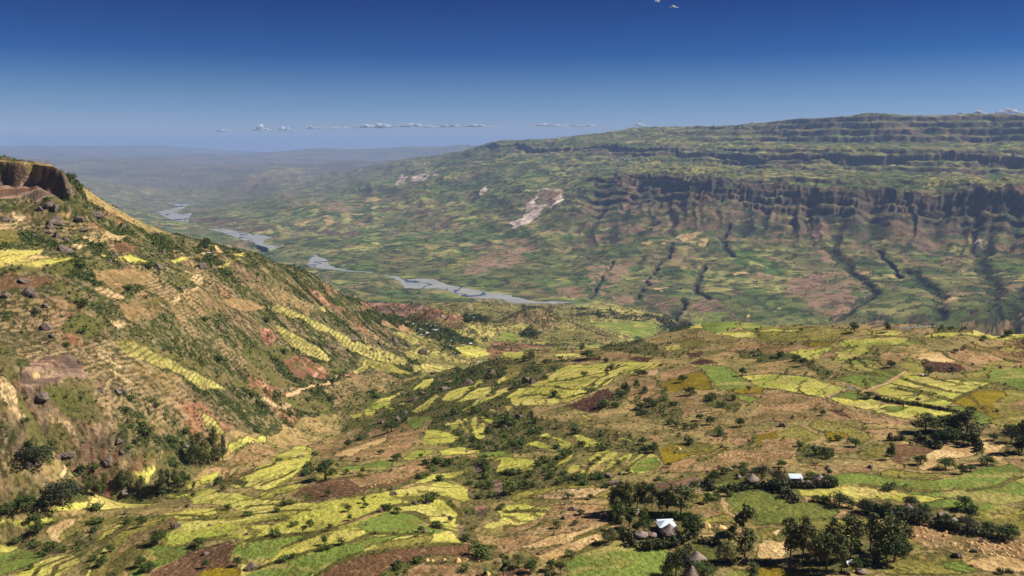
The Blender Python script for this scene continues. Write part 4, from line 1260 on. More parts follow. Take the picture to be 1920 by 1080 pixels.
# ------------------------------------------------------------------ builders
rng = np.random.default_rng(11)
def unit(v): return v / np.maximum(np.linalg.norm(v, axis=-1, keepdims=True), 1e-9)
def leaves(lobes, n, size, seed, col0, col1, shell=0.55, ragged=0.35):
    """leaf sprays spread through a set of lobes (centre, radii); returns vertices, faces, colours"""
    g = np.random.default_rng(seed)
    L = np.array([list(c) + list(r) for c, r in lobes], float)
    wgt = (L[:, 3] * L[:, 4] * L[:, 5]) ** 0.66; wgt /= wgt.sum()
    k = g.choice(len(L), n, p=wgt)
    d = unit(g.normal(size=(n, 3)))
    rad = shell + (1 - shell) * g.random(n) ** 0.7
    rad = rad * (1 + ragged * (g.random(n) - 0.5))
    p = L[k, :3] + d * rad[:, None] * L[k, 3:]
    nrm = unit(d / L[k, 3:] + g.normal(size=(n, 3)) * 0.55 / L[k, 3:].mean(1, keepdims=True))
    t = unit(np.cross(nrm, g.normal(size=(n, 3)))); b = np.cross(nrm, t)
    s = size * (0.6 + 0.8 * g.random(n))[:, None]; e = s * (0.45 + 0.3 * g.random(n))[:, None]
    v = np.stack([p - t * s, p - b * e, p + t * s, p + b * e], 1).reshape(-1, 3)
    f = np.arange(n * 4).reshape(-1, 4)
    lb = g.random(len(L))[k]; m = np.clip(0.5 * lb + 0.5 * g.random(n), 0, 1)[:, None]
    c = col0 * (1 - m) + col1 * m
    return v, f, np.repeat(c, 4, axis=0)
def tube(pts, rads, sides=6):
    v = []; f = []
    for i, (p, r) in enumerate(zip(pts, rads)):
        q = Vector(pts[min(i + 1, len(pts) - 1)]) - Vector(pts[max(i - 1, 0)])
        q.normalize(); a = q.orthogonal().normalized(); b = q.cross(a)
        for k in range(sides):
            th = 2 * math.pi * k / sides
            v.append(tuple(Vector(p) + (a * math.cos(th) + b * math.sin(th)) * r))
    for i in range(len(pts) - 1):
        for k in range(sides):
            f.append((i * sides + k, i * sides + (k + 1) % sides, (i + 1) * sides + (k + 1) % sides, (i + 1) * sides + k))
    return v, f
def join_tubes(lst):
    v = []; f = []
    for a, b in lst:
        o = len(v); v += a; f += [tuple(o + i for i in q) for q in b]
    return np.array(v), np.array(f)
GREENS = {'euc': (srgb(62, 70, 34), srgb(108, 112, 50)), 'broad': (srgb(52, 68, 28), srgb(94, 110, 44)), 'dark': (srgb(50, 56, 36), srgb(74, 80, 46)),
          'bush': (srgb(56, 72, 28), srgb(98, 112, 46)), 'pale': (srgb(92, 96, 56), srgb(128, 126, 76)), 'fresh': (srgb(60, 84, 28), srgb(98, 124, 44)), 'hedge': (srgb(44, 54, 28), srgb(82, 86, 44))}
MAT_LEAF = attr_mat('foliage', 0.75, None, None, 0.25)
m_, nt_, b_ = node_mat('bark', 0.9, 0.1); rgb = nt_.nodes.new('ShaderNodeRGB'); rgb.outputs[0].default_value = (*srgb(122, 104, 84), 1)
s_, _ = mul_noise(nt_, rgb.outputs[0], 3.0, 0.6, 1.2); nt_.links.new(s_, b_.inputs['Base Color']); MAT_BARK = m_
TREE = {}
def proto(kind, variant):
    """unit-height tree: crown mesh and trunk mesh"""
    key = (kind, variant)
    if key in TREE: return TREE[key]
    g = np.random.default_rng(97 * variant + {'euc': 1, 'broad': 2, 'dark': 3, 'pale': 4, 'fresh': 5, 'thin': 6, 'bush': 7}[kind] * 1000)
    c0, c1 = GREENS.get(kind, GREENS['euc'])
    lob = []; tb = []
    if kind in ('euc', 'thin'):
        wd = 0.13 if kind == 'euc' else 0.085
        lean = (g.random(2) - 0.5) * 0.06
        tb.append(tube([(0, 0, -0.03), (lean[0] * .4, lean[1] * .4, 0.4), (lean[0], lean[1], 0.92)], [0.017, 0.012, 0.003]))
        k = 13
        for i in range(k):
            h = 0.24 + 0.70 * (i + g.random() * 0.8) / k
            w = wd * (0.55 + 0.75 * math.sin(math.pi * min(1, (h - 0.12) / 0.9)))
            th = g.random() * 6.283; off = w * (0.35 + 0.75 * g.random())
            x, y = lean[0] * h + off * math.cos(th), lean[1] * h + off * math.sin(th)
            rr = w * (0.45 + 0.4 * g.random())
            lob.append(((x, y, h), (rr, rr, rr * (1.0 + 0.5 * g.random()))))
            tb.append(tube([(lean[0] * h, lean[1] * h, h - 0.12), (x, y, h)], [0.006, 0.002], 4))
        lob.append(((lean[0], lean[1], 0.93), (wd * .42, wd * .42, 0.08)))
        n, sz = 1400, 0.023
    elif kind == 'bush':
        k = 5
        for i in range(k):
            th = g.random() * 6.283; o = 0.36 * g.random() ** 0.5
            r = 0.22 + 0.16 * g.random()
            lob.append(((o * math.cos(th), o * math.sin(th), 0.30 + 0.35 * g.random()), (r, r, r * 0.95)))
        for q in range(4):
            th = g.random() * 6.283; tb.append(tube([(0, 0, -0.1), (0.2 * math.cos(th), 0.2 * math.sin(th), 0.45)], [0.035, 0.01], 4))
        n, sz = 260, 0.085
    else:
        wide = {'broad': 0.40, 'dark': 0.52, 'pale': 0.48, 'fresh': 0.42}[kind]
        tb.append(tube([(0, 0, -0.05), (0.02, 0, 0.2), (0.0, 0.02, 0.5)], [0.05, 0.035, 0.02]))
        k = 16
        for i in range(k):
            th = i * 2.4 + g.random(); o = wide * (i / k) ** 0.5 * 0.95
            hh = 0.70 - 0.36 * (o / wide) ** 2 + (g.random() - 0.5) * 0.34
            r = wide * (0.32 + 0.20 * g.random())
            lob.append(((o * math.cos(th), o * math.sin(th), hh), (r, r, r * 0.9)))
            tb.append(tube([(0, 0, 0.28), (o * .6 * math.cos(th), o * .6 * math.sin(th), hh - 0.12), (o * math.cos(th), o * math.sin(th), hh)], [0.02, 0.01, 0.004], 4))
        n, sz = 1500, 0.035
    v, f, c = leaves(lob, n, sz, int(g.integers(1e6)), c0, c1)
    cr = grid_mesh(kind + '_crown', v, c * 0.9, f, False); cr.materials.append(MAT_LEAF)
    v, f = join_tubes(tb)
    tr = grid_mesh(kind + '_trunk', v, None, f, True); tr.materials.append(MAT_BARK)
    TREE[key] = (cr, tr)
    return TREE[key]

THINGS = []
def label(o, text, cat, group=None):
    o['label'] = text; o['category'] = cat
    if group: o['group'] = group
    THINGS.append(o)
    return o
def tree(name, kind, p, height, width, text, cat, group=None, parts=True):
    v = int(rng.integers(4))
    cr, tr = proto(kind, v)
    base = {'euc': 0.34, 'thin': 0.22, 'bush': 0.95, 'broad': 0.95, 'dark': 1.2, 'pale': 1.1, 'fresh': 0.98}[kind]
    e = bpy.data.objects.new(name, None); COL.objects.link(e)
    e.location = p; e.rotation_euler = (0, 0, rng.random() * 6.28)
    sxy = width / base; e.scale = (sxy, sxy, height)
    e.empty_display_size = 0.1
    link('crown', cr, None, e); link('trunk', tr, None, e)
    return label(e, text, cat, group)
def bush(p, height, width, text, group=None):
    cr, _ = proto('bush', int(rng.integers(4)))
    o = link('bush', cr, None)
    o.location = p; o.rotation_euler = (0, 0, rng.random() * 6.28); o.scale = (width / 0.95, width / 0.95 * (0.8 + 0.4 * rng.random()), height)
    return label(o, text, 'bush', group)
def dist(p): return p.length
def metres(px, p, tile): return px / SCALE.get(tile, 3.6) * dist(p) / FOC

# boulders
def ico_sphere(sub):
    import bmesh
    bm = bmesh.new(); bmesh.ops.create_icosphere(bm, subdivisions=sub, radius=1)
    v = np.array([x.co[:] for x in bm.verts]); f = np.array([[q.index for q in x.verts] for x in bm.faces]); bm.free()
    return v, f
ICO3 = ico_sphere(4); ICO1 = ico_sphere(2)
def rock_mesh(seed, tall=1.0, facets=9):
    g = np.random.default_rng(seed); v, f = ICO3; v = v.copy()
    r = np.ones(len(v)) * 1.25
    for k in range(facets):                         # broken planes
        n = unit(g.normal(size=3)); d = 0.62 + 0.35 * g.random()
        dt = v @ n; r = np.where(dt > 1e-3, np.minimum(r, d / np.maximum(dt, 1e-3)), r)
    nz = fbm(v[:, 0] * 2.3 + v[:, 2] * 1.7 + seed, v[:, 1] * 2.3 - v[:, 2] * 1.3, seed, 4) - 0.5
    r = r * (1 + 0.35 * nz)
    v = v * r[:, None] * np.array([1, 0.85, 0.75 * tall])
    c = srgb(128, 112, 100)[None] * (0.75 + 0.5 * fbm(v[:, 0] * 3, v[:, 1] * 3 + v[:, 2] * 4, seed + 3, 3))[:, None]
    me = grid_mesh('boulder', v, c * 0.9, f, False)
    return me
MAT_ROCK = attr_mat('weathered_rock', 0.95, [(2.0, 0.65, 1.15, 5)], (1.2, 0.7, 0.3), 0.1)
ROCKS = [rock_mesh(300 + k) for k in range(8)]; TALL = [rock_mesh(350 + k, 1.5, 12) for k in range(4)]
for me in ROCKS + TALL: me.materials.append(MAT_ROCK)
def boulder(p, wd, ht, text, group=None, name='boulder', tall=False):
    me = (TALL if tall else ROCKS)[int(rng.integers(4 if tall else 8))]
    o = link(name, me); hz = 1.0 if tall else 0.7
    wd *= 0.8; ht *= 0.8
    o.location = (p.x, p.y, p.z + ht * 0.12); o.rotation_euler = (rng.random() * 0.4 - 0.2, rng.random() * 0.4 - 0.2, rng.random() * 6.28)
    o.scale = (wd / 1.9, wd / 1.8, ht / (1.9 if tall else 1.25))
    return label(o, text, 'rock' if name != 'rock_outcrop' else 'outcrop', group)

# straw heaps
def stook_mesh(seed):
    v, f = ICO1; v = v.copy(); g = np.random.default_rng(seed)
    v *= 1 + 0.3 * (g.random((len(v), 1)) - 0.5)
    h = v[:, 2]; v[:, :2] *= (1 - 0.35 * np.clip(h, 0, 1))[:, None]
    v[:, 2] = np.maximum(h, -0.25)
    c = srgb(228, 188, 126)[None] * (0.8 + 0.4 * g.random((len(v), 1)))
    return grid_mesh('straw_heap', v, c * 0.9, f, False)
MAT_STRAW = attr_mat('straw', 0.95, [(6.0, 0.7, 1.15, 3)], None, 0.1)
STOOKS = [stook_mesh(k) for k in range(5)]
for me in STOOKS: me.materials.append(MAT_STRAW)
def stook(p, sz, text, group):
    o = link('straw_heap', STOOKS[int(rng.integers(5))]); o.location = p; o.rotation_euler = (0, 0, rng.random() * 6.28)
    o.scale = (sz * (0.8 + 0.5 * rng.random()), sz, sz * (0.6 + 0.3 * rng.random()))
    return label(o, text, 'straw heap', group)

# houses
def flat_mat(name, col, rough=0.9, noise=None, metal=0.0, spec=0.2):
    m, nt, b = node_mat(name, rough, spec); b.inputs['Metallic'].default_value = metal
    r = nt.nodes.new('ShaderNodeRGB'); r.outputs[0].default_value = (*col, 1); s = r.outputs[0]
    for n in (noise or []): s, _ = mul_noise(nt, s, *n)
    nt.links.new(s, b.inputs['Base Color']); return m
MAT_THATCH = flat_mat('thatch', srgb(156, 138, 126) * 0.95, 0.95, [(1.3, 0.6, 1.15, 5), (7.0, 0.75, 1.15, 3)])
MAT_MUD = flat_mat('mud_wall', srgb(128, 96, 70) * 0.9, 0.95, [(1.6, 0.75, 1.1, 4)])
MAT_TIN = flat_mat('sheet_iron', srgb(214, 226, 236), 0.5, [(0.9, 0.88, 1.05, 3)], 0.0, 0.5)
MAT_TINW = flat_mat('pale_sheet_iron', srgb(205, 214, 222), 0.55, [(0.9, 0.85, 1.05, 3)], 0.0, 0.4)
MAT_DOOR = flat_mat('door_wood', srgb(78, 56, 42), 0.8, [(2.0, 0.7, 1.1, 3)])
def pym(name, v, f, mat, parent, smooth=False):
    me = bpy.data.meshes.new(name); me.from_pydata(v, [], f); me.update()
    if smooth:
        me.polygons.foreach_set('use_smooth', np.ones(len(f), bool))
    return link(name, me, mat, parent)
HUTS = {}
def hut_meshes(kind):
    if kind in HUTS: return HUTS[kind]
    g = random.Random({'round': 5, 'steep': 6, 'low': 7}[kind])
    n = 28; rw = 0.40; hw = {'round': 0.30, 'steep': 0.32, 'low': 0.24}[kind]; hr = {'round': 0.40, 'steep': 0.52, 'low': 0.26}[kind]
    v = []; f = []
    for k in range(n): a = 2 * math.pi * k / n; v += [(rw * math.cos(a), rw * math.sin(a), -0.12), (rw * math.cos(a), rw * math.sin(a), hw + 0.04)]
    for k in range(n): f.append((2 * k, 2 * ((k + 1) % n), 2 * ((k + 1) % n) + 1, 2 * k + 1))
    wall = (v, f)
    v = []; f = []; prof = [(0.50, hw - 0.055), (0.515, hw - 0.03), (0.44, hw + 0.06), (0.33, hw + 0.36 * hr), (0.20, hw + 0.62 * hr), (0.09, hw + 0.86 * hr), (0.03, hw + 0.97 * hr), (0.022, hw + 1.07 * hr)]
    ph = [g.random() for _ in range(n)]
    for i, (r, z) in enumerate(prof):
        for k in range(n):
            a = 2 * math.pi * k / n; q = 1 + (0.05 * (ph[k] - .5) if i < 3 else 0.03 * (ph[(k * 3) % n] - .5))
            v.append((r * q * math.cos(a), r * q * math.sin(a), z + (0.03 * (ph[k] - .5) if i < 2 else 0)))
    for i in range(len(prof) - 1):
        for k in range(n): f.append((i * n + k, i * n + (k + 1) % n, (i + 1) * n + (k + 1) % n, (i + 1) * n + k))
    v.append((0, 0, hw + 1.09 * hr)); t = len(v) - 1
    for k in range(n): f.append(((len(prof) - 1) * n + k, (len(prof) - 1) * n + (k + 1) % n, t))
    v.append((0, 0, hw - 0.02)); t = len(v) - 1
    for k in range(n): f.append(((k + 1) % n, k, t))
    roof = (v, f)
    a0, a1 = -0.17, 0.17; rr = rw + 0.012; v = []
    for r in (rw - 0.03, rr):
        for a in (a0, a1): v += [(r * math.cos(a), r * math.sin(a), -0.10), (r * math.cos(a), r * math.sin(a), hw * 0.86)]
    f = [(4, 6, 7, 5), (0, 4, 5, 1), (6, 2, 3, 7), (1, 5, 7, 3)]
    door = (v, f)
    out = []
    for nm, (v, f), mt in (('wall', wall, MAT_MUD), ('roof', roof, MAT_THATCH), ('door', door, MAT_DOOR)):
        me = bpy.data.meshes.new('hut_' + nm); me.from_pydata(v, [], f); me.update(); me.materials.append(mt); out.append((nm, me))
    HUTS[kind] = out; return out
def hut(p, diam, text, kind='round', yaw=-1.2, group=None):
    e = bpy.data.objects.new('thatched_hut', None); COL.objects.link(e); e.location = p; e.scale = (diam,) * 3; e.rotation_euler = (0, 0, yaw)
    for nm, me in hut_meshes(kind): link(nm, me, None, e)
    return label(e, text, 'hut', group)
def box(x0, x1, y0, y1, z0, z1):
    v = [(x0, y0, z0), (x1, y0, z0), (x1, y1, z0), (x0, y1, z0), (x0, y0, z1), (x1, y0, z1), (x1, y1, z1), (x0, y1, z1)]
    return v, [(3, 2, 1, 0), (4, 5, 6, 7), (0, 1, 5, 4), (1, 2, 6, 5), (2, 3, 7, 6), (3, 0, 4, 7)]
HOUSES = {}
def house_meshes(kind):
    if kind in HOUSES: return HOUSES[kind]
    out = []
    def add(nm, v, f, mt):
        me = bpy.data.meshes.new('house_' + nm); me.from_pydata(v, [], f); me.update(); me.materials.append(mt); out.append((nm, me))
    L, W = (0.5, 0.40) if kind == 'hip' else (0.5, 0.30)
    hw = 0.34
    v, f = box(-L + .05, L - .05, -W + .05, W - .05, -0.2, hw); add('wall', v, f, MAT_MUD)
    t = 0.012
    if kind == 'hip':
        top = hw + 0.22; e0 = hw - 0.02
        v = [(-L, -W, e0), (L, -W, e0), (L, W, e0), (-L, W, e0), (-0.06, 0, top), (0.06, 0, top), (-L, -W, e0 - t), (L, -W, e0 - t), (L, W, e0 - t), (-L, W, e0 - t)]
        f = [(0, 1, 5, 4), (1, 2, 5), (2, 3, 4, 5), (3, 0, 4), (0, 6, 7, 1), (1, 7, 8, 2), (2, 8, 9, 3), (3, 9, 6, 0), (9, 8, 7, 6)]
        add('roof', v, f, MAT_TIN)
        v, f = box(-L + .1, L + .02, W - .04, W + .16, hw + .02, hw + .035); add('back_porch_roof', v, f, MAT_TIN)
    elif kind == 'shed':
        v = [(-L, -W, hw - .02), (L, -W, hw - .02), (L, W, hw + .16), (-L, W, hw + .16), (-L, -W, hw - .035), (L, -W, hw - .035), (L, W, hw + .145), (-L, W, hw + .145)]
        f = [(0, 1, 2, 3), (7, 6, 5, 4), (0, 4, 5, 1), (1, 5, 6, 2), (2, 6, 7, 3), (3, 7, 4, 0)]
        add('roof', v, f, MAT_TIN)
    else:
        top = hw + 0.2; e0 = hw - 0.03
        mt = MAT_TINW if kind == 'gable' else MAT_THATCH
        v = [(-L, -W, e0), (L, -W, e0), (L, W, e0), (-L, W, e0), (-L, 0, top), (L, 0, top), (-L, -W, e0 - t), (L, -W, e0 - t), (L, W, e0 - t), (-L, W, e0 - t), (-L, 0, top - t), (L, 0, top - t)]
        f = [(0, 1, 5, 4), (2, 3, 4, 5), (6, 10, 11, 7), (8, 11, 10, 9), (0, 6, 7, 1), (2, 8, 9, 3), (0, 4, 10, 6), (4, 3, 9, 10), (1, 7, 11, 5), (5, 11, 8, 2)]
        add('roof', v, f, mt)
        v = [(-L + .05, -W + .05, hw), (-L + .05, W - .05, hw), (-L + .05, 0, top - .03), (L - .05, -W + .05, hw), (L - .05, W - .05, hw), (L - .05, 0, top - .03)]
        add('gable_wall', v, [(1, 0, 2), (3, 4, 5)], MAT_MUD)
    v, f = box(-0.07, 0.07, -W + .035, -W + .06, -0.1, hw * 0.8); add('door', v, f, MAT_DOOR)
    HOUSES[kind] = out; return out
def house(p, length, text, kind='gable', yaw=0.0, name='tin_roofed_house', group=None, parts=True):
    e = bpy.data.objects.new(name, None); COL.objects.link(e); e.location = p; e.scale = (length,) * 3; e.rotation_euler = (0, 0, yaw)
    for nm, me in house_meshes(kind): link(nm, me, None, e)
    return label(e, text, 'house' if name != 'straw_shed' else 'shed', group)
def hedge(pts, h, w, text, seed, kind='hedge'):
    P = [Vector(p) for p in pts]; lob = []; g = np.random.default_rng(seed)
    o0 = P[0]
    for a, b in zip(P[:-1], P[1:]):
        L = (b - a).length; k = max(1, int(L / (w * 0.42)))
        for i in range(k):
            c = a.lerp(b, (i + g.random() * 0.8) / k) - o0; s = 0.65 + 0.7 * g.random()
            lob.append(((c.x + (g.random() - .5) * w * .4, c.y + (g.random() - .5) * w * .4, c.z + h * 0.38 * s), (w * .45 * s, w * .45 * s, h * .52 * s)))
    n = int(min(9000, 70 * len(lob)))
    v, f, c = leaves(lob, n, 0.16 * min(h, w) , seed, *GREENS[kind])
    me = grid_mesh('hedge', v, c * 0.9, f, False); me.materials.append(MAT_LEAF)
    o = link('hedge', me); o.location = o0
    return label(o, text, 'hedge')
# ------------------------------------------------------------------ labels by landmark
def proj(p):
    zc = p[1] * cp - p[2] * sp; yc = p[1] * sp + p[2] * cp
    return 960 + FOC * p[0] / zc, 540 - FOC * yc / zc
MARKS = [(1250, 983, 'the white iron-roofed house'), (885, 930, 'the stony stream gully'), (1160, 1040, 'the bright green meadow'), (1000, 700, 'the lone rock pinnacle'),
         (60, 345, 'the butte cliff'), (110, 690, 'the banded rock step'), (1491, 892, 'the iron-roofed shed'), (1850, 750, 'the mustard field'),
         (1740, 725, 'the block of yellow strip fields'), (1770, 690, 'the dark purple ploughed field'), (810, 620, 'the valley village'), (650, 910, 'the long brown ploughed strip'),
         (120, 925, 'the broad flat-crowned acacia'), (385, 850, 'the valley-floor eucalyptus group'), (790, 590, 'the red badland flats'), (880, 795, 'the fan of yellow terrace strips'),
         (370, 1050, 'the brown ploughed corner field'), (1790, 850, 'the bare straw-coloured slope'), (1720, 920, 'the long dark green crop field'), (1570, 1020, 'the near eucalyptus grove'),
         (1300, 845, 'the olive crop field'), (1150, 880, 'the comb-like yellow terraces'), (700, 980, 'the big barley spur'), (1290, 700, 'the tan terraced knoll'), (1510, 650, 'the dry plateau pasture'),
         (1120, 720, 'the sloping yellow barley fields'), (620, 690, 'the red gullied hillside'), (300, 640, 'the dry terraced hill flank'), (70, 480, 'the yellow fields under the butte'),
         (420, 475, 'the hill crest'), (230, 1010, 'the striped olive fields'), (1000, 980, 'the straw slope'), (1500, 800, 'the stubble flats'), (170, 620, 'the boulder-strewn slope'), (400, 730, 'the pale terraced rib'),
         (1845, 1010, 'the heap-strewn brown field'), (90, 800, 'the pale hatched terraces'), (1080, 640, 'the plateau lip')]
def where(px, py):
    d = [((px - x) ** 2 + (1.8 * (py - y)) ** 2, n, x, y) for x, y, n in MARKS]
    _, n, x, y = min(d); dx, dy = px - x, 1.8 * (py - y); q = math.hypot(dx, dy)
    far = 'just ' if q < 45 else ('well ' if q > 110 else '')
    if q < 16: return 'right beside ' .replace('right ', '') + n
    if abs(dy) > abs(dx): r = 'behind' if dy < 0 else 'in front of'
    else: r = 'to the sunlit side of' if dx > 0 else 'to the shadow side of'
    return far + r + ' ' + n

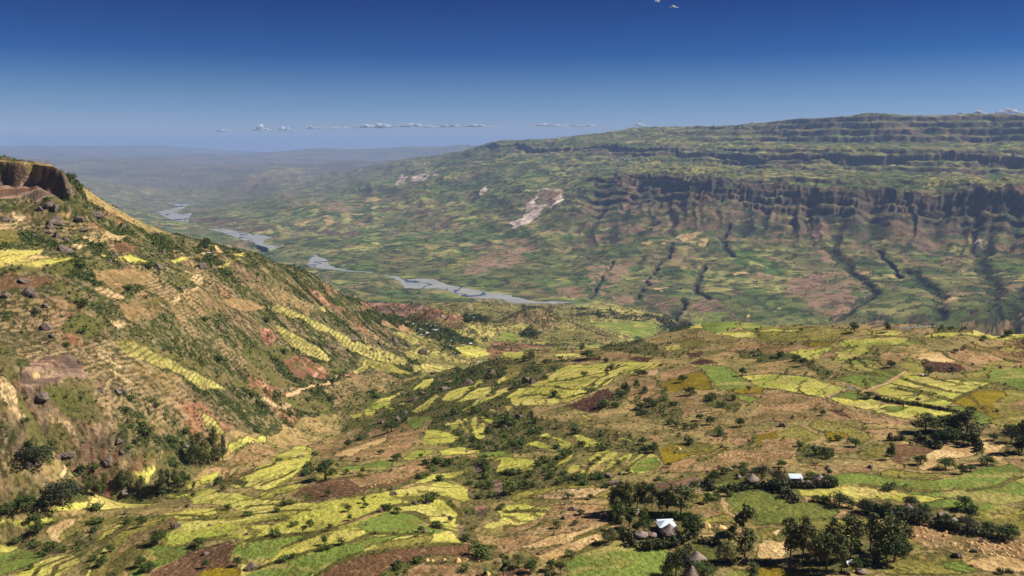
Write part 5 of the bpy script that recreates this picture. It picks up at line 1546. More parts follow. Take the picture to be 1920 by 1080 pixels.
# ------------------------------------------------------------------ trees, sheet by sheet: sheet kind foot-x foot-y width height, then what singles it out
SZ = {'euc': ('eucalyptus_tree', 'eucalyptus'), 'thin': ('eucalyptus_tree', 'slender eucalyptus'), 'broad': ('broadleaf_tree', 'round-crowned tree'), 'dark': ('broadleaf_tree', 'broad dark-crowned tree'),
      'pale': ('broadleaf_tree', 'pale grey-green tree'), 'fresh': ('broadleaf_tree', 'fresh green leafy tree')}
TREES = """
C2 euc 735 650 80 195 tall {} at the shadow end of the row behind the white house
C2 euc 785 655 66 190 tall yellowish {} second in the row behind the white house
C2 euc 690 640 60 150 short {} just outside the row behind the white house
C2 euc 845 625 70 165 {} third in the row behind the white house
C2 euc 895 625 70 165 {} fourth in the row behind the white house
C2 euc 945 630 64 160 {} fifth in the row behind the white house
C2 euc 992 645 60 130 low {} sixth in the row behind the white house
C2 euc 1045 645 66 140 {} with thin crown beside the biggest tree behind the white house
C2 euc 1140 665 125 195 biggest {} with a full column crown behind the white house
C2 broad 712 690 115 95 {} at the foot of the eucalyptus row by the straw slope
C2 fresh 890 790 110 130 bright {} in the yard beside the white house
C2 broad 1208 805 150 155 large {} on the sunlit side of the white house
C2 pale 655 852 110 95 {} at the meadow corner beside the straw strip
C2 broad 735 822 60 85 small {} beside the pale tree at the meadow corner
C2 thin 792 745 64 140 {} between the straw shed and the yard tree
C2 broad 830 780 50 60 small {} in front of the yard tree by the white house
C2 thin 1558 790 80 185 tall leaning {} beyond the pale tree on the track
C2 thin 1500 860 40 125 narrow {} between two darker eucalyptus by the track
C2 euc 1460 865 66 100 short {} left of the narrow one by the track
C2 euc 1570 960 120 185 full dark {} in front of the tall leaning one
C2 pale 1440 990 150 120 spreading {} beside the round thatched hut in the foreground
C2 dark 1105 1080 170 190 big {} at the edge of the bright green meadow
C2 broad 1040 1095 90 110 {} half under the big one at the meadow edge
C2 broad 1290 1075 170 90 wide low {} in front of the round foreground hut
C2 euc 1615 1110 90 110 {} at the bottom edge beside the maize patch
C2 pale 40 1020 95 90 {} in the thicket at the foot of the straw slope
C2 broad 125 1055 90 85 {} in the thicket beside the bottom brown field
C2 broad 265 1040 80 70 {} at the straw end of the bright green meadow
C2 broad 330 1060 80 80 {} at the near corner of the bright green meadow
C1 thin 1670 1085 60 140 dark upright {} at the gully mouth at the bottom edge
C3 euc 150 965 95 250 tall {} first from the straw field in the near grove
C3 euc 235 975 105 255 tall {} second from the straw field in the near grove
C3 euc 318 990 95 195 {} behind the cut straw patch in the near grove
C3 euc 440 930 80 210 lighter {} standing apart behind the near grove
C3 euc 555 960 135 255 full-crowned {} in the middle of the near grove
C3 euc 395 1040 115 210 dark {} in front of the near grove on the shade side
C3 euc 495 1050 100 215 dark {} in front of the near grove above the tin house
C3 euc 690 905 105 220 yellow-green {} in the sunlit half of the near grove
C3 euc 800 955 150 255 widest {} in the sunlit half of the near grove
C3 euc 910 905 75 170 {} at the sunlit end of the near grove
C3 broad 850 985 190 175 large {} filling the sunlit corner of the near grove
C3 thin 735 995 60 105 small {} before the large round tree in the near grove
C3 broad 590 1055 90 100 {} in front of the white tin house in the near grove
C3 broad 665 1010 70 55 low {} beside the thatched hut in the near grove
C3 broad 945 930 60 60 small {} beyond the near grove at the heap-strewn field
C3 euc 1060 105 115 115 yellowish {} at the open end of the upper farm grove
C3 euc 1142 95 60 90 narrow {} second in the upper farm grove
C3 euc 1212 110 90 105 {} third in the upper farm grove
C3 euc 1275 115 80 120 {} fourth in the upper farm grove
C3 euc 1340 140 120 160 tallest dark {} in the upper farm grove
C3 broad 1240 172 130 90 {} in front of the hut in the upper farm grove
C3 broad 1165 165 90 70 {} at the front of the upper farm grove
C3 thin 1385 195 60 100 {} at the back corner of the upper farm grove
C3 broad 1320 178 80 60 low {} under the tallest tree of the upper farm grove
C3 dark 1640 175 110 100 {} at the frame edge past the straw slope
C3 euc 1712 245 90 190 dark {} cut by the frame edge past the straw slope
C3 broad 1522 165 60 50 {} on the bank above the straw slope
C3 broad 1690 240 80 70 low {} beneath the dark one cut by the frame edge
C3 fresh 1478 328 100 65 {} at the foot of the straw slope above the green crop
C3 fresh 1200 355 110 75 {} on the lower edge of the straw slope
C3 broad 1310 388 60 65 {} at the green crop's upper bank
C3 broad 1368 372 64 45 low {} on the green crop's upper bank
C3 broad 1030 325 85 65 {} on the rim of the curved straw patch
C3 broad 828 292 60 105 dense upright {} on the brown rough patch
C3 broad 588 205 66 55 {} on the olive field with straw heaps
C3 thin 407 398 34 55 conical {} at the corner of the green crop
C3 dark 480 608 140 90 {} in the hedge line at the yellow crop's lower edge
C3 broad 330 575 70 40 low {} at the start of the hedge line below the yellow crop
C3 broad 385 578 70 42 second low {} at the start of the hedge line below the yellow crop
C3 broad 570 618 60 45 small {} just past the dark one in the hedge line
C3 dark 655 655 110 95 {} at the bend of the hedge line
C3 broad 735 660 95 75 {} after the bend of the hedge line
C3 broad 810 668 100 80 {} between the bend and the hidden farmstead
C3 dark 960 612 100 75 {} rising over the hidden thatched farmstead
C3 broad 1050 665 95 70 {} beside the hidden thatched farmstead
C3 dark 1000 700 150 80 {} in front of the hidden thatched farmstead
C3 broad 895 665 80 60 {} at the shadow side of the hidden thatched farmstead
C3 fresh 1330 632 110 85 tall {} on the green crop behind the gable hut
C3 broad 1365 695 105 90 {} under the tall fresh one behind the gable hut
C3 dark 1345 755 130 70 {} in front of the gable hut
C3 broad 1245 760 90 60 {} on the shadow side of the gable hut
C3 broad 1200 735 70 75 {} half hiding the gable hut
C3 fresh 1480 780 90 60 {} in the sunlit tail of the hedge line
C3 broad 1620 825 145 85 {} at the sunlit end of the hedge line
C3 dark 70 465 135 115 {} beside the iron-roofed shed
C3 broad 420 470 110 70 {} at the sunlit end of the shed homestead
C3 broad 290 425 80 50 {} between the shed and the large hut
C3 broad 90 345 60 50 {} on the stubble behind the shed homestead
C2 broad 1365 445 80 85 {} at the shaded end of the shed homestead
C2 broad 1438 388 66 45 low {} behind the shaded end of the shed homestead
C2 broad 1503 362 44 35 small {} behind the pinkish hut
C2 broad 1570 395 80 45 {} behind the grey cone hut
C2 dark 1690 425 95 95 {} between the grey cone hut and the shed
C2 broad 1640 380 60 35 {} on the stubble edge behind the grey cone hut
C2 broad 1230 500 70 65 {} alone on the stony ground behind the white house
C2 fresh 1320 585 70 65 {} beside the oval bare field
C2 fresh 1385 560 60 45 {} at the track bend by the oval bare field
C2 broad 955 245 85 70 {} at the top of the comb-like yellow terraces
C2 broad 880 190 66 50 {} above the comb-like yellow terraces
C2 broad 580 320 44 55 {} among the comb-like yellow terraces
C2 broad 785 392 44 40 {} at the foot of the comb-like yellow terraces
C0 dark 240 325 215 150 {} of acacia shape above two boulders on the valley floor
C0 dark 425 605 250 160 {} of acacia shape, largest on the valley floor
C0 euc 1330 345 95 200 tall {} in the valley-floor group at the spur end
C0 euc 1385 350 85 160 {} second in the valley-floor group
C0 euc 1450 330 80 215 tallest {} in the valley-floor group
C0 euc 1505 310 60 160 {} at the spur side of the valley-floor group
C0 broad 1280 335 100 110 {} at the foot of the valley-floor group
C0 euc 592 535 66 125 {} next to the largest acacia on the valley floor
C0 euc 640 540 70 115 {} second past the largest acacia on the valley floor
C0 euc 705 540 64 130 {} third past the largest acacia on the valley floor
C0 euc 665 560 60 100 low {} in front of the row past the largest acacia
C0 euc 825 495 72 105 {} in the middle of the valley-floor row
C0 euc 870 480 60 90 {} behind the pale boulder in the valley-floor row
C0 euc 955 515 60 90 {} beside the bright terrace in the valley-floor row
C0 euc 1100 525 80 140 {} at the spur foot of the valley-floor row
C0 euc 1190 515 70 130 {} dark and narrow at the spur foot
C0 euc 1140 500 66 120 {} between two others at the spur foot
C0 broad 1245 475 80 100 {} on the shaded bank at the spur foot
C0 thin 1308 500 22 52 tiny cypress-like {} alone on the bright barley spur
C0 broad 1070 862 95 90 {} beside a grey boulder in the bright barley
C0 broad 1342 884 84 64 {} on the upper edge of the brown corner field
C0 broad 950 1018 76 70 {} on the olive field casting a long shadow
C0 broad 1390 1024 52 52 {} in the middle of the brown corner field
C0 broad 1005 1045 100 60 low {} beside the long-shadowed tree on the olive field
C0 broad 690 1010 80 60 {} on the striped olive field
C0 broad 745 915 60 45 {} up the striped olive field
C0 broad 1600 1010 60 60 {} over the green patch at the corner field
C0 broad 1305 552 34 40 {} on the pale barley band
C0 broad 210 1035 40 35 small {} on the barley at the frame's lower corner
C0 broad 555 372 60 44 {} on the pale terraces above the valley floor
C0 broad 960 745 70 75 {} on the upper edge of the olive fields
C0 broad 260 790 90 75 {} at the top of the shrub patch in the olive fields
C0 broad 180 615 110 80 {} on the shadow side of the largest acacia
C0 broad 60 660 110 70 {} at the frame edge on the valley floor
C1 broad 470 432 150 148 big dark {} casting a pool of shadow on the brown strip
C1 broad 622 214 60 64 {} on the stony tan slope
C1 broad 912 104 110 84 {} at the top of the stony tan slope
C1 broad 490 537 44 46 {} in the brown strip's lower edge
C1 broad 720 386 36 42 {} on the green strip above the brown strip
C1 broad 612 392 44 38 low {} on the green strip above the brown strip
C1 thin 730 586 26 42 {} standing over a shrub in the big barley
C1 broad 738 618 44 36 {} below the thin one in the big barley
C1 broad 622 642 50 46 airy {} on the barley above the green triangle
C1 broad 632 704 36 40 {} just below the airy one on the barley
C1 broad 500 772 38 50 {} on the bank between two barley strips
C1 broad 460 866 44 56 lollipop-shaped {} on the lower barley strip
C1 broad 365 744 66 44 {} on the barley left of the green triangle
C1 broad 252 956 44 34 {} on the green strip at the bottom
C1 broad 955 658 66 46 {} at the tip of the green triangle
C1 broad 1112 782 50 40 {} on the green triangle beside a boulder
C1 broad 1310 718 44 46 {} on the barley by the stony gully
C1 thin 315 790 16 44 {} like a post on the barley bank
C1 broad 952 302 80 56 {} at the end of the stony tan slope
C1 broad 690 306 40 30 {} in the middle of the stony tan slope
C1 broad 845 258 50 34 {} on the tan slope's lower terrace
C1 broad 1540 292 54 36 {} above the stony gully on the green terrace
C1 broad 1112 282 36 34 {} near the upper barley terrace
B2 broad 1555 806 56 60 {} alone on the green field of the plateau
B2 euc 132 700 50 64 dark {} on the plateau lip before the village
B2 broad 85 712 54 46 {} next to the dark eucalyptus on the plateau lip
B2 broad 510 694 110 70 {} at the end of the dark ploughed strip
B2 broad 842 870 30 38 {} in the furrow of the tan knoll
B2 broad 892 812 48 46 {} on top of the tan knoll
B2 broad 765 924 70 76 {} on the shaded flank of the tan knoll
B2 broad 1150 852 66 56 {} at the mustard patch beside the tan knoll
B2 broad 1200 940 90 64 {} in the scrub before the mustard patch
B2 broad 1598 905 34 30 {} at the lower corner of the green plateau field
B2 broad 870 1035 80 50 {} in the scrub below the tan knoll
B3 broad 582 512 56 66 {} on the skyline of the plateau lip
B3 dark 803 512 46 62 {} beside the first one on the plateau skyline
B3 broad 225 510 32 30 {} on the pale skyline field
B3 broad 1085 806 64 60 {} over the little white house in the fields
B3 broad 826 752 60 52 {} between green terraces and dark ploughed field
B3 broad 1456 568 38 32 {} on the skyline barley
B3 broad 1266 654 36 30 {} on the bare tan pasture
B3 broad 1012 982 36 28 {} in the middle of the yellow strips
B3 broad 1322 632 30 24 {} behind the one on the bare tan pasture
B3 broad 240 740 60 60 {} in the ravine beside the stubble
B3 broad 1240 776 40 30 {} on the edge of the dark ploughed field
B3 broad 680 960 80 40 {} in the hedge between two barley fields
B3 broad 370 1075 44 40 {} on the stubble flats
C2 broad 1540 70 66 64 {} on the stubble beside the tan strips
C2 broad 1270 30 60 50 {} above the tan strips
C2 broad 1340 55 70 60 {} between the tan strips
C2 broad 1055 345 40 36 {} at the corner of the olive crop field
C2 broad 1098 256 26 20 {} lone dot in the olive crop field
C2 broad 530 560 44 36 {} on the heap-dotted straw terraces
C2 broad 465 665 64 36 {} on the straw slope
C2 broad 425 735 44 34 {} lower on the straw slope
C2 broad 300 755 60 50 {} beside the straw strips
"""
for ln in TREES.strip().splitlines():
    p = ln.split(None, 6); tile, kind = p[0], p[1]; x, y, wz, hz = map(float, p[2:6])
    pt = spot(*to_px(tile, x, y)); nm, word = SZ[kind]
    el = math.cos(math.atan2(-pt.z, math.hypot(pt.x, pt.y)))
    h = metres(hz, pt, tile) / max(el, 0.5); wd = metres(wz, pt, tile)
    if kind in ('euc', 'thin'):
        wd *= 0.8 if tile == 'C0' else 1.08; h *= 1.08 if tile == 'C0' else 1.0
    else: h = max(h * 1.0, wd * 0.62)
    tree(nm, kind, pt, h, wd, p[6].replace('{}', word), 'tree')

# ------------------------------------------------------------------ houses and huts
def hs(tile, x, y, wz, fn, *a, **k):
    pt = spot(*to_px(tile, x, y)); return fn(pt, metres(wz, pt, tile), *a, **k)
hs('C2', 1040, 768, 118, house, 'white iron-roofed house with hipped roof inside a ring of trees', 'hip', 0.12)
hs('C2', 1062, 812, 122, hut, 'large round thatched hut right in front of the white iron-roofed house', 'round')
hs('C2', 872, 818, 90, hut, 'weathered thatched hut half behind the front hedge of the ringed yard', 'low')
hs('C2', 950, 815, 62, hut, 'smallest low thatched hut between two bigger ones behind the front hedge', 'low')
hs('C2', 838, 668, 62, house, 'straw-roofed gable shed under the eucalyptus row', 'thatch', 0.9, 'straw_shed')
hs('C2', 1243, 1000, 128, hut, 'round grey thatched hut beside the spreading pale tree', 'round')
hs('C2', 1212, 1090, 98, hut, 'thatched hut cut by the bottom edge beside the meadow tree', 'steep')
hs('C2', 1617, 452, 92, hut, 'grey cone-roofed hut at the shaded half of the shed homestead', 'round')
hs('C2', 1528, 422, 40, hut, 'small pinkish hut behind the cone-roofed hut', 'steep')
hs('C3', 185, 440, 82, house, 'long white iron-roofed shed in the hedged homestead', 'shed', -0.05, 'iron_roofed_shed')
hs('C3', 120, 452, 40, hut, 'little tan hut at the shaded corner of the iron-roofed shed', 'steep')
hs('C3', 218, 456, 46, hut, 'little pink hut right in front of the iron-roofed shed', 'steep')
hs('C3', 345, 445, 78, hut, 'large grey thatched hut at the sunlit end of the shed homestead', 'round')
hs('C3', 342, 462, 42, hut, 'small pinkish hut tucked in front of the large homestead hut', 'steep')
hs('C3', 272, 455, 44, hut, 'low tan hut between the pink hut and the large homestead hut', 'low')
hs('C3', 655, 985, 86, hut, 'rounded thatched hut in the near eucalyptus grove', 'round')
hs('C3', 548, 1010, 66, house, 'white tin-roofed house half hidden in the near eucalyptus grove', 'gable', 0.5)
hs('C3', 622, 996, 28, house, 'tiny white tin lean-to beside the grove hut', 'shed', 0.4, 'tin_lean_to')
hs('C3', 632, 1062, 64, hut, 'straw-capped small hut in front of the grove', 'low')
hs('C3', 1240, 728, 66, house, 'pink straw gable roof poking from the hedge line', 'thatch', 0.6, 'straw_shed')
hs('C3', 1180, 688, 66, house, 'grey straw gable roof behind the hedge line', 'thatch', 0.2, 'straw_shed')
hs('C3', 940, 640, 70, hut, 'grey thatched roof under the dark tree of the hidden farmstead', 'round')
hs('C3', 1305, 130, 56, hut, 'steep pinkish hut in the upper farm grove', 'steep')
hs('C3', 1215, 112, 50, hut, 'pale hut roof among the trunks of the upper farm grove', 'low')
hs('B3', 1050, 812, 26, house, 'little white house beside a round tree in the strip fields', 'gable', 0.2)
hs('A0', 1395, 810, 18, house, 'white tin house under dark trees on the hill crest', 'gable', 0.3)
hs('A0', 1412, 850, 22, house, 'white tin house below the crest trees', 'gable', 0.1)
hs('A0', 1630, 835, 22, house, 'pale tin house alone on the far hill crest', 'gable', -0.2)
VIL = [(160, 214, 44), (240, 212, 46), (330, 210, 44), (440, 212, 38), (545, 237, 44), (530, 227, 40), (340, 283, 46), (440, 277, 30), (420, 318, 48), (440, 333, 40), (360, 350, 34), (400, 322, 28),
       (550, 296, 50), (575, 287, 34), (735, 294, 36), (740, 322, 34), (720, 330, 28), (845, 372, 36), (708, 388, 28), (800, 398, 36), (765, 434, 30), (770, 417, 24), (1025, 474, 44), (1030, 412, 28),
       (735, 499, 36), (820, 601, 40), (1190, 715, 34), (1130, 716, 26), (648, 104, 34), (1065, 130, 56), (930, 484, 24), (850, 330, 24), (205, 193, 26), (1688, 567, 24), (700, 288, 24), (410, 302, 26)]
SPOTS = {29: 'larger white-roofed building inside the dark walled wood', 28: 'white-roofed house in a small tree ring at the badland edge', 26: 'tin house at the lowest trees towards the plateau lip', 27: 'smaller tin house by the lowest trees towards the plateau lip',
         33: 'white hut alone on the brown field beyond the village', 25: 'tin house alone on its plot in front of the village', 24: 'tin house in the tongue of trees in front of the village'}
vp = np.random.default_rng(5)
for k, (x, y, wz) in enumerate(VIL):
    t = SPOTS.get(k, 'small pale tin-roofed house among the dark trees of the valley village')
    hs('F', x, y, wz, house, t, 'gable', float(vp.random() * 1.2 - 0.6), group=None if k in SPOTS else 'houses of the valley village')
FARV = [('A2', 690, 437), ('A2', 716, 432), ('A2', 735, 440), ('A2', 760, 434), ('A2', 785, 428), ('A2', 668, 431), ('A2', 745, 427), ('A2', 1310, 275), ('A2', 1530, 524), ('A2', 1650, 519), ('A2', 1545, 524)]
for k, (t, x, y) in enumerate(FARV):
    hs(t, x, y, 9, house, 'tiny pale roof on the tree-lined bench under the far dark cliff', 'gable', float(vp.random()), group='roofs on the bench under the far cliff')
for k, (t, x, y) in enumerate([('A3', 415, 515), ('A3', 300, 322), ('A3', 120, 322), ('A3', 1320, 548)]):
    hs(t, x, y, 9, house, ['lone pale roof above the lower far cliff', 'pale roof near the long cloud-dark scarp', 'pale roof at the scarp village on the far side', 'pale roof on the green far bench at the sunlit end'][k], 'gable', float(vp.random()))

# ------------------------------------------------------------------ hedges
def hg(tile, pts, hz, wz, text, seed, kind='hedge'):
    P = [spot(*to_px(tile, *q)) for q in pts]
    hedge(P, metres(hz, P[0], tile), metres(wz, P[0], tile), text, seed, kind)
hg('C2', [(770, 820), (800, 860), (850, 885), (920, 895), (1000, 893), (1080, 885), (1140, 860), (1200, 830), (1235, 800)], 62, 60, 'curved grey-green hedge round the front of the ringed yard', 1)
hg('C2', [(655, 690), (700, 715), (745, 735)], 42, 42, 'dark hedge on the shaded side of the ringed yard', 2)
hg('C2', [(985, 690), (1060, 690), (1130, 695), (1200, 700)], 46, 46, 'green hedge behind the white iron-roofed house', 3, 'fresh')
hg('C2', [(1320, 440), (1315, 475), (1340, 500), (1400, 512), (1480, 510), (1560, 500), (1640, 490), (1728, 480)], 46, 44, 'dark hedge curving round the shaded end of the shed homestead', 4)
hg('C3', [(0, 480), (60, 500), (110, 540), (170, 575), (220, 590)], 60, 70, 'hedge running down from the shed homestead to the maize', 5)
hg('C3', [(10, 470), (120, 480), (250, 484), (380, 480), (470, 474)], 42, 40, 'dark hedge along the front of the iron-roofed shed', 6)
hg('C3', [(800, 165), (850, 168), (930, 162)], 42, 34, 'short dark hedge on the bank above the brown rough patch', 7)
hg('C3', [(1010, 160), (1070, 190), (1130, 210), (1160, 225)], 44, 40, 'hedge bordering the curved straw patch', 8)
hg('C3', [(620, 640), (720, 665), (840, 690), (960, 715), (1080, 730), (1160, 750)], 54, 60, 'thick shrub hedge in front of the hidden thatched farmstead', 9)
hg('C3', [(1110, 720), (1200, 765), (1300, 785), (1420, 800), (1540, 820)], 50, 54, 'shrub hedge along the upper edge of the heap-strewn field', 10)
hg('C3', [(1400, 160), (1430, 210), (1410, 245)], 36, 36, 'hedge between two bare straw patches', 11)
hg('C2', [(1270, 850), (1340, 865), (1420, 880)], 40, 40, 'dark hedge strip behind the foreground hut', 12)
hg('C2', [(1190, 900), (1170, 940), (1180, 990)], 44, 40, 'shrub hedge between the meadow and the foreground hut', 13)
hg('B3', [(720, 960), (800, 985), (900, 1000), (960, 1000)], 22, 20, 'dark hedge under the block of yellow strip fields', 14)
hg('B3', [(960, 1005), (1100, 1025), (1200, 1045), (1300, 1065)], 20, 18, 'dark hedge running on below the yellow strip fields', 15)

# ------------------------------------------------------------------ boulders and crags
BOULD = """
A0 340 668 60 42 grey boulder pair on the saddle under the butte
A0 388 630 110 46 long ribbed grey boulder under the butte
A0 532 616 84 36 slanting grey slab under the butte
A0 640 590 84 52 dark boulder on the skyline below the butte
A0 828 668 66 48 dark boulder lower on the hill skyline
A0 372 545 44 52 upright grey stone at the cliff foot
A0 335 525 60 40 grey stone at the cliff foot beside the upright one
A0 560 690 66 30 low boulder in the straw terraces under the butte
A0 385 738 56 52 round grey boulder above the yellow fields
A0 330 705 60 28 flat boulder above the yellow fields
A0 445 758 46 36 dark boulder in the scrub above the yellow fields
A0 432 832 112 60 massive grey boulder at the edge of the yellow fields
A0 1060 948 70 60 big round boulder on the middle of the hill crest
A0 1350 940 86 50 boulder heap below the crest trees
A0 775 876 40 38 boulder between yellow patches on the crest
A0 740 905 38 30 pale boulder on the yellow patch of the crest
A0 1105 850 40 38 boulder by the straw terraces of the crest
A0 1045 712 60 30 boulder on the crest skyline
A0 30 622 60 40 boulder at the frame edge under the butte
A0 465 440 40 40 block fallen from the end of the butte cliff
A0 272 548 50 28 rounded stone under the butte cliff
A0 1440 950 44 40 boulder beside the terraced patch of the crest
A0 230 735 40 26 flat stone in the olive terraces under the butte
A0 640 600 50 30 stone leaning on the skyline boulder
B0 190 108 84 60 dark cracked boulder on the stony slope
B0 242 132 54 44 boulder leaning on the dark cracked one
B0 305 194 44 30 pale round boulder on the stony slope
B0 240 226 84 40 flat grey boulder on the stony slope
B0 318 338 70 46 grey boulder above the thicket
B0 350 398 54 30 reddish boulder above the thicket
B0 682 765 54 32 boulder below the straw ribs
B0 792 782 60 40 boulder at the end of the straw ribs
B0 830 775 50 46 boulder beside the one at the end of the straw ribs
B0 280 810 90 50 grey rock heap at the banded step's foot
B0 1210 80 40 30 boulder on the upper dry flank
B0 40 120 70 36 boulder at the frame edge of the stony slope
B0 160 30 70 34 long boulder on the brown patch
B0 1490 350 60 40 dark boulder on the dry flank
C0 728 308 72 64 square grey boulder on the valley side
C0 452 266 90 40 flat boulder on the valley side
C0 382 282 46 34 small boulder beside the flat one
C0 800 176 48 30 dark boulder over the pale terraces
C0 820 246 34 30 boulder below the dark one over the pale terraces
C0 1256 206 54 32 brown boulder by the valley-floor group
C0 845 526 64 38 pale boulder in the valley-floor row
C0 192 334 50 40 boulder under the first acacia
C0 260 330 44 34 second boulder under the first acacia
C0 1272 614 54 32 boulder in the pale barley band
C0 1188 752 66 46 boulder at the top of the bright barley
C0 1416 742 32 20 small boulder in the bright barley
C0 1690 1034 78 52 big boulder at the corner of the brown field
C0 1390 934 44 34 pale boulder on the brown corner field
C0 360 900 56 44 boulder in the shrub patch of the olive fields
C0 1048 862 50 34 grey boulder in the shade of the barley tree
C0 1670 800 34 22 boulder on the barley of the spur
C1 930 530 46 30 brown boulder on the crest of the big barley
C1 1160 588 60 32 round brown boulder in the big barley
C1 1140 784 46 40 boulder on the green triangle
C1 957 26 40 38 round boulder above the stony tan slope
C1 746 736 28 18 small stone on the green triangle
C1 1425 242 28 16 stone on the upper barley terrace
C1 850 46 50 22 long stone above the stony tan slope
C1 1070 590 60 24 flat stones in the big barley
C1 840 650 60 30 stones on the barley bank
C1 1620 990 40 24 stone in the stony gully mouth
C1 1270 672 30 18 stone near the gully barley
C1 290 278 44 22 stone in the shaded barley bank
C1 650 390 40 24 stone on the green strip
C2 412 632 66 38 brown boulder on the straw slope
C2 650 412 60 40 grey boulder at the terrace foot
C2 690 460 90 40 rock hump behind the eucalyptus row
C2 425 98 42 32 boulder among the tan strips
C2 182 932 34 26 boulder at the foot of the straw slope
C2 730 395 40 24 stone at the comb terraces' foot
C2 1580 990 70 40 boulder by the track
C2 352 690 50 30 stone on the straw slope's edge
C3 1276 946 64 46 black boulder on the heap-strewn field
C3 1438 850 34 28 dark boulder high on the heap-strewn field
C3 98 72 56 44 boulder in scrub on the stubble
C3 690 350 44 26 stones behind the green crop
C3 1385 915 50 30 dark stone beside the black boulder
B1 468 298 42 40 dark boulder high on the terraced fan
B1 742 328 40 48 dark boulder beside the thicket on the terraced fan
B1 650 420 104 44 long boulder on the terraced fan
B1 492 466 44 34 dark boulder on the lower terraced fan
B1 936 438 56 50 dark boulder in front of the village plots
B1 1020 462 50 42 boulder beside the tree in front of the village
B1 1130 516 100 62 biggest dark boulder before the village
B1 830 452 44 34 boulder among the middle terraces
B1 785 498 34 32 boulder below the middle terraces
B1 620 500 40 34 boulder on the lower fan terraces
B1 900 558 32 24 boulder on the smooth terrace
B1 975 530 40 20 flat boulder on the smooth terrace
E 1340 320 115 100 reddish crag on the ridge behind the pinnacle
E 1130 395 110 90 rough crag above the yellow ridge terraces
E 978 392 50 46 leaning rock above the yellow ridge terraces
E 870 350 56 44 dark crag at the far end of the ridge
E 935 440 110 50 broad low crag in the ridge scrub
E 650 535 80 70 dark crag in the ridge thicket
E 720 480 70 50 grey crag in the ridge thicket
E 505 712 52 50 round boulder over the tan slope
E 578 656 60 54 pinkish boulder at the terrace ends
E 370 735 70 34 flat boulder over the tan slope
E 1470 800 60 66 dark boulder in the scrub beyond the terrace fan
E 1390 840 44 44 pale boulder in the scrub beyond the terrace fan
E 1595 690 80 64 pale boulder heap in the scrub under the barley
E 550 480 40 50 dark stone at the ridge thicket's end
E 1290 960 50 40 pale stone in the scrub below the terrace fan
E 1130 990 30 20 brown stone on the lower barley
B2 690 735 46 16 long dark boulder on the barley top
B2 725 740 30 14 dark boulder beside the long one on the barley top
"""
for ln in BOULD.strip().splitlines():
    p = ln.split(None, 5); tile = p[0]; x, y, wz, hz = map(float, p[1:5]); pt = spot(*to_px(tile, x, y))
    boulder(pt, metres(wz, pt, tile), metres(hz, pt, tile), p[5])
pt = spot(*to_px('E', 1665, 370)); boulder(pt, metres(100, pt, 'E'), metres(125, pt, 'E'), 'tall dark rock pinnacle standing in the barley', None, 'rock_outcrop', True)
pt2 = spot(*to_px('E', 1720, 375)); boulder(pt2, metres(70, pt2, 'E'), metres(85, pt2, 'E'), 'lower shoulder rock beside the tall pinnacle', None, 'rock_outcrop', True)

# ------------------------------------------------------------------ straw heaps
HEAPS = [('C2', [(1220, 350), (1290, 300), (1440, 235), (1640, 225), (1720, 275), (1700, 340), (1500, 340), (1300, 370)], 62, 15, 'straw heap on the brown stubble behind the shed homestead', 'straw heaps behind the shed homestead'),
         ('C2', [(250, 545), (350, 500), (500, 470), (680, 490), (640, 520), (450, 530), (330, 570)], 44, 12, 'straw heap on the terraces behind the eucalyptus row', 'straw heaps behind the eucalyptus row'),
         ('C3', [(280, 60), (340, 35), (520, 50), (700, 140), (640, 180), (520, 140), (310, 90)], 60, 12, 'straw heap on the olive field behind the stubble flats', 'straw heaps on the olive field'),
         ('C3', [(920, 730), (1020, 730), (1280, 800), (1500, 830), (1728, 860), (1728, 950), (1500, 940), (1300, 910), (1080, 890), (980, 830)], 80, 22, 'straw heap on the brown field below the hedge line', 'straw heaps below the hedge line'),
         ('C1', [(400, 230), (520, 270), (700, 200), (900, 110), (1040, 110), (980, 220), (760, 290), (560, 280)], 60, 12, 'straw heap on the stony tan slope', 'straw heaps on the stony tan slope'),
         ('C1', [(640, 470), (800, 440), (1000, 400), (1100, 330), (1060, 390), (960, 440), (760, 490)], 26, 12, 'straw heap on the long brown ploughed strip', 'straw heaps on the brown strip')]
hr = np.random.default_rng(21)
def in_poly(x, y, P):
    c = False; n = len(P)
    for i in range(n):
        (xa, ya), (xb, yb) = P[i], P[(i + 1) % n]
        if (ya > y) != (yb > y) and x < (xb - xa) * (y - ya) / (yb - ya) + xa: c = not c
    return c
for tile, P, n, wz, text, grp in HEAPS:
    xs = [q[0] for q in P]; ys = [q[1] for q in P]; k = 0; rows = hr.random() * 10
    while k < n:
        x = xs and (min(xs) + hr.random() * (max(xs) - min(xs))); y = min(ys) + hr.random() * (max(ys) - min(ys))
        if not in_poly(x, y, P): continue
        k += 1; pt = spot(*to_px(tile, x, y)); stook(pt, metres(wz * (0.5 + 0.7 * hr.random()), pt, tile) * 0.5, text, grp)
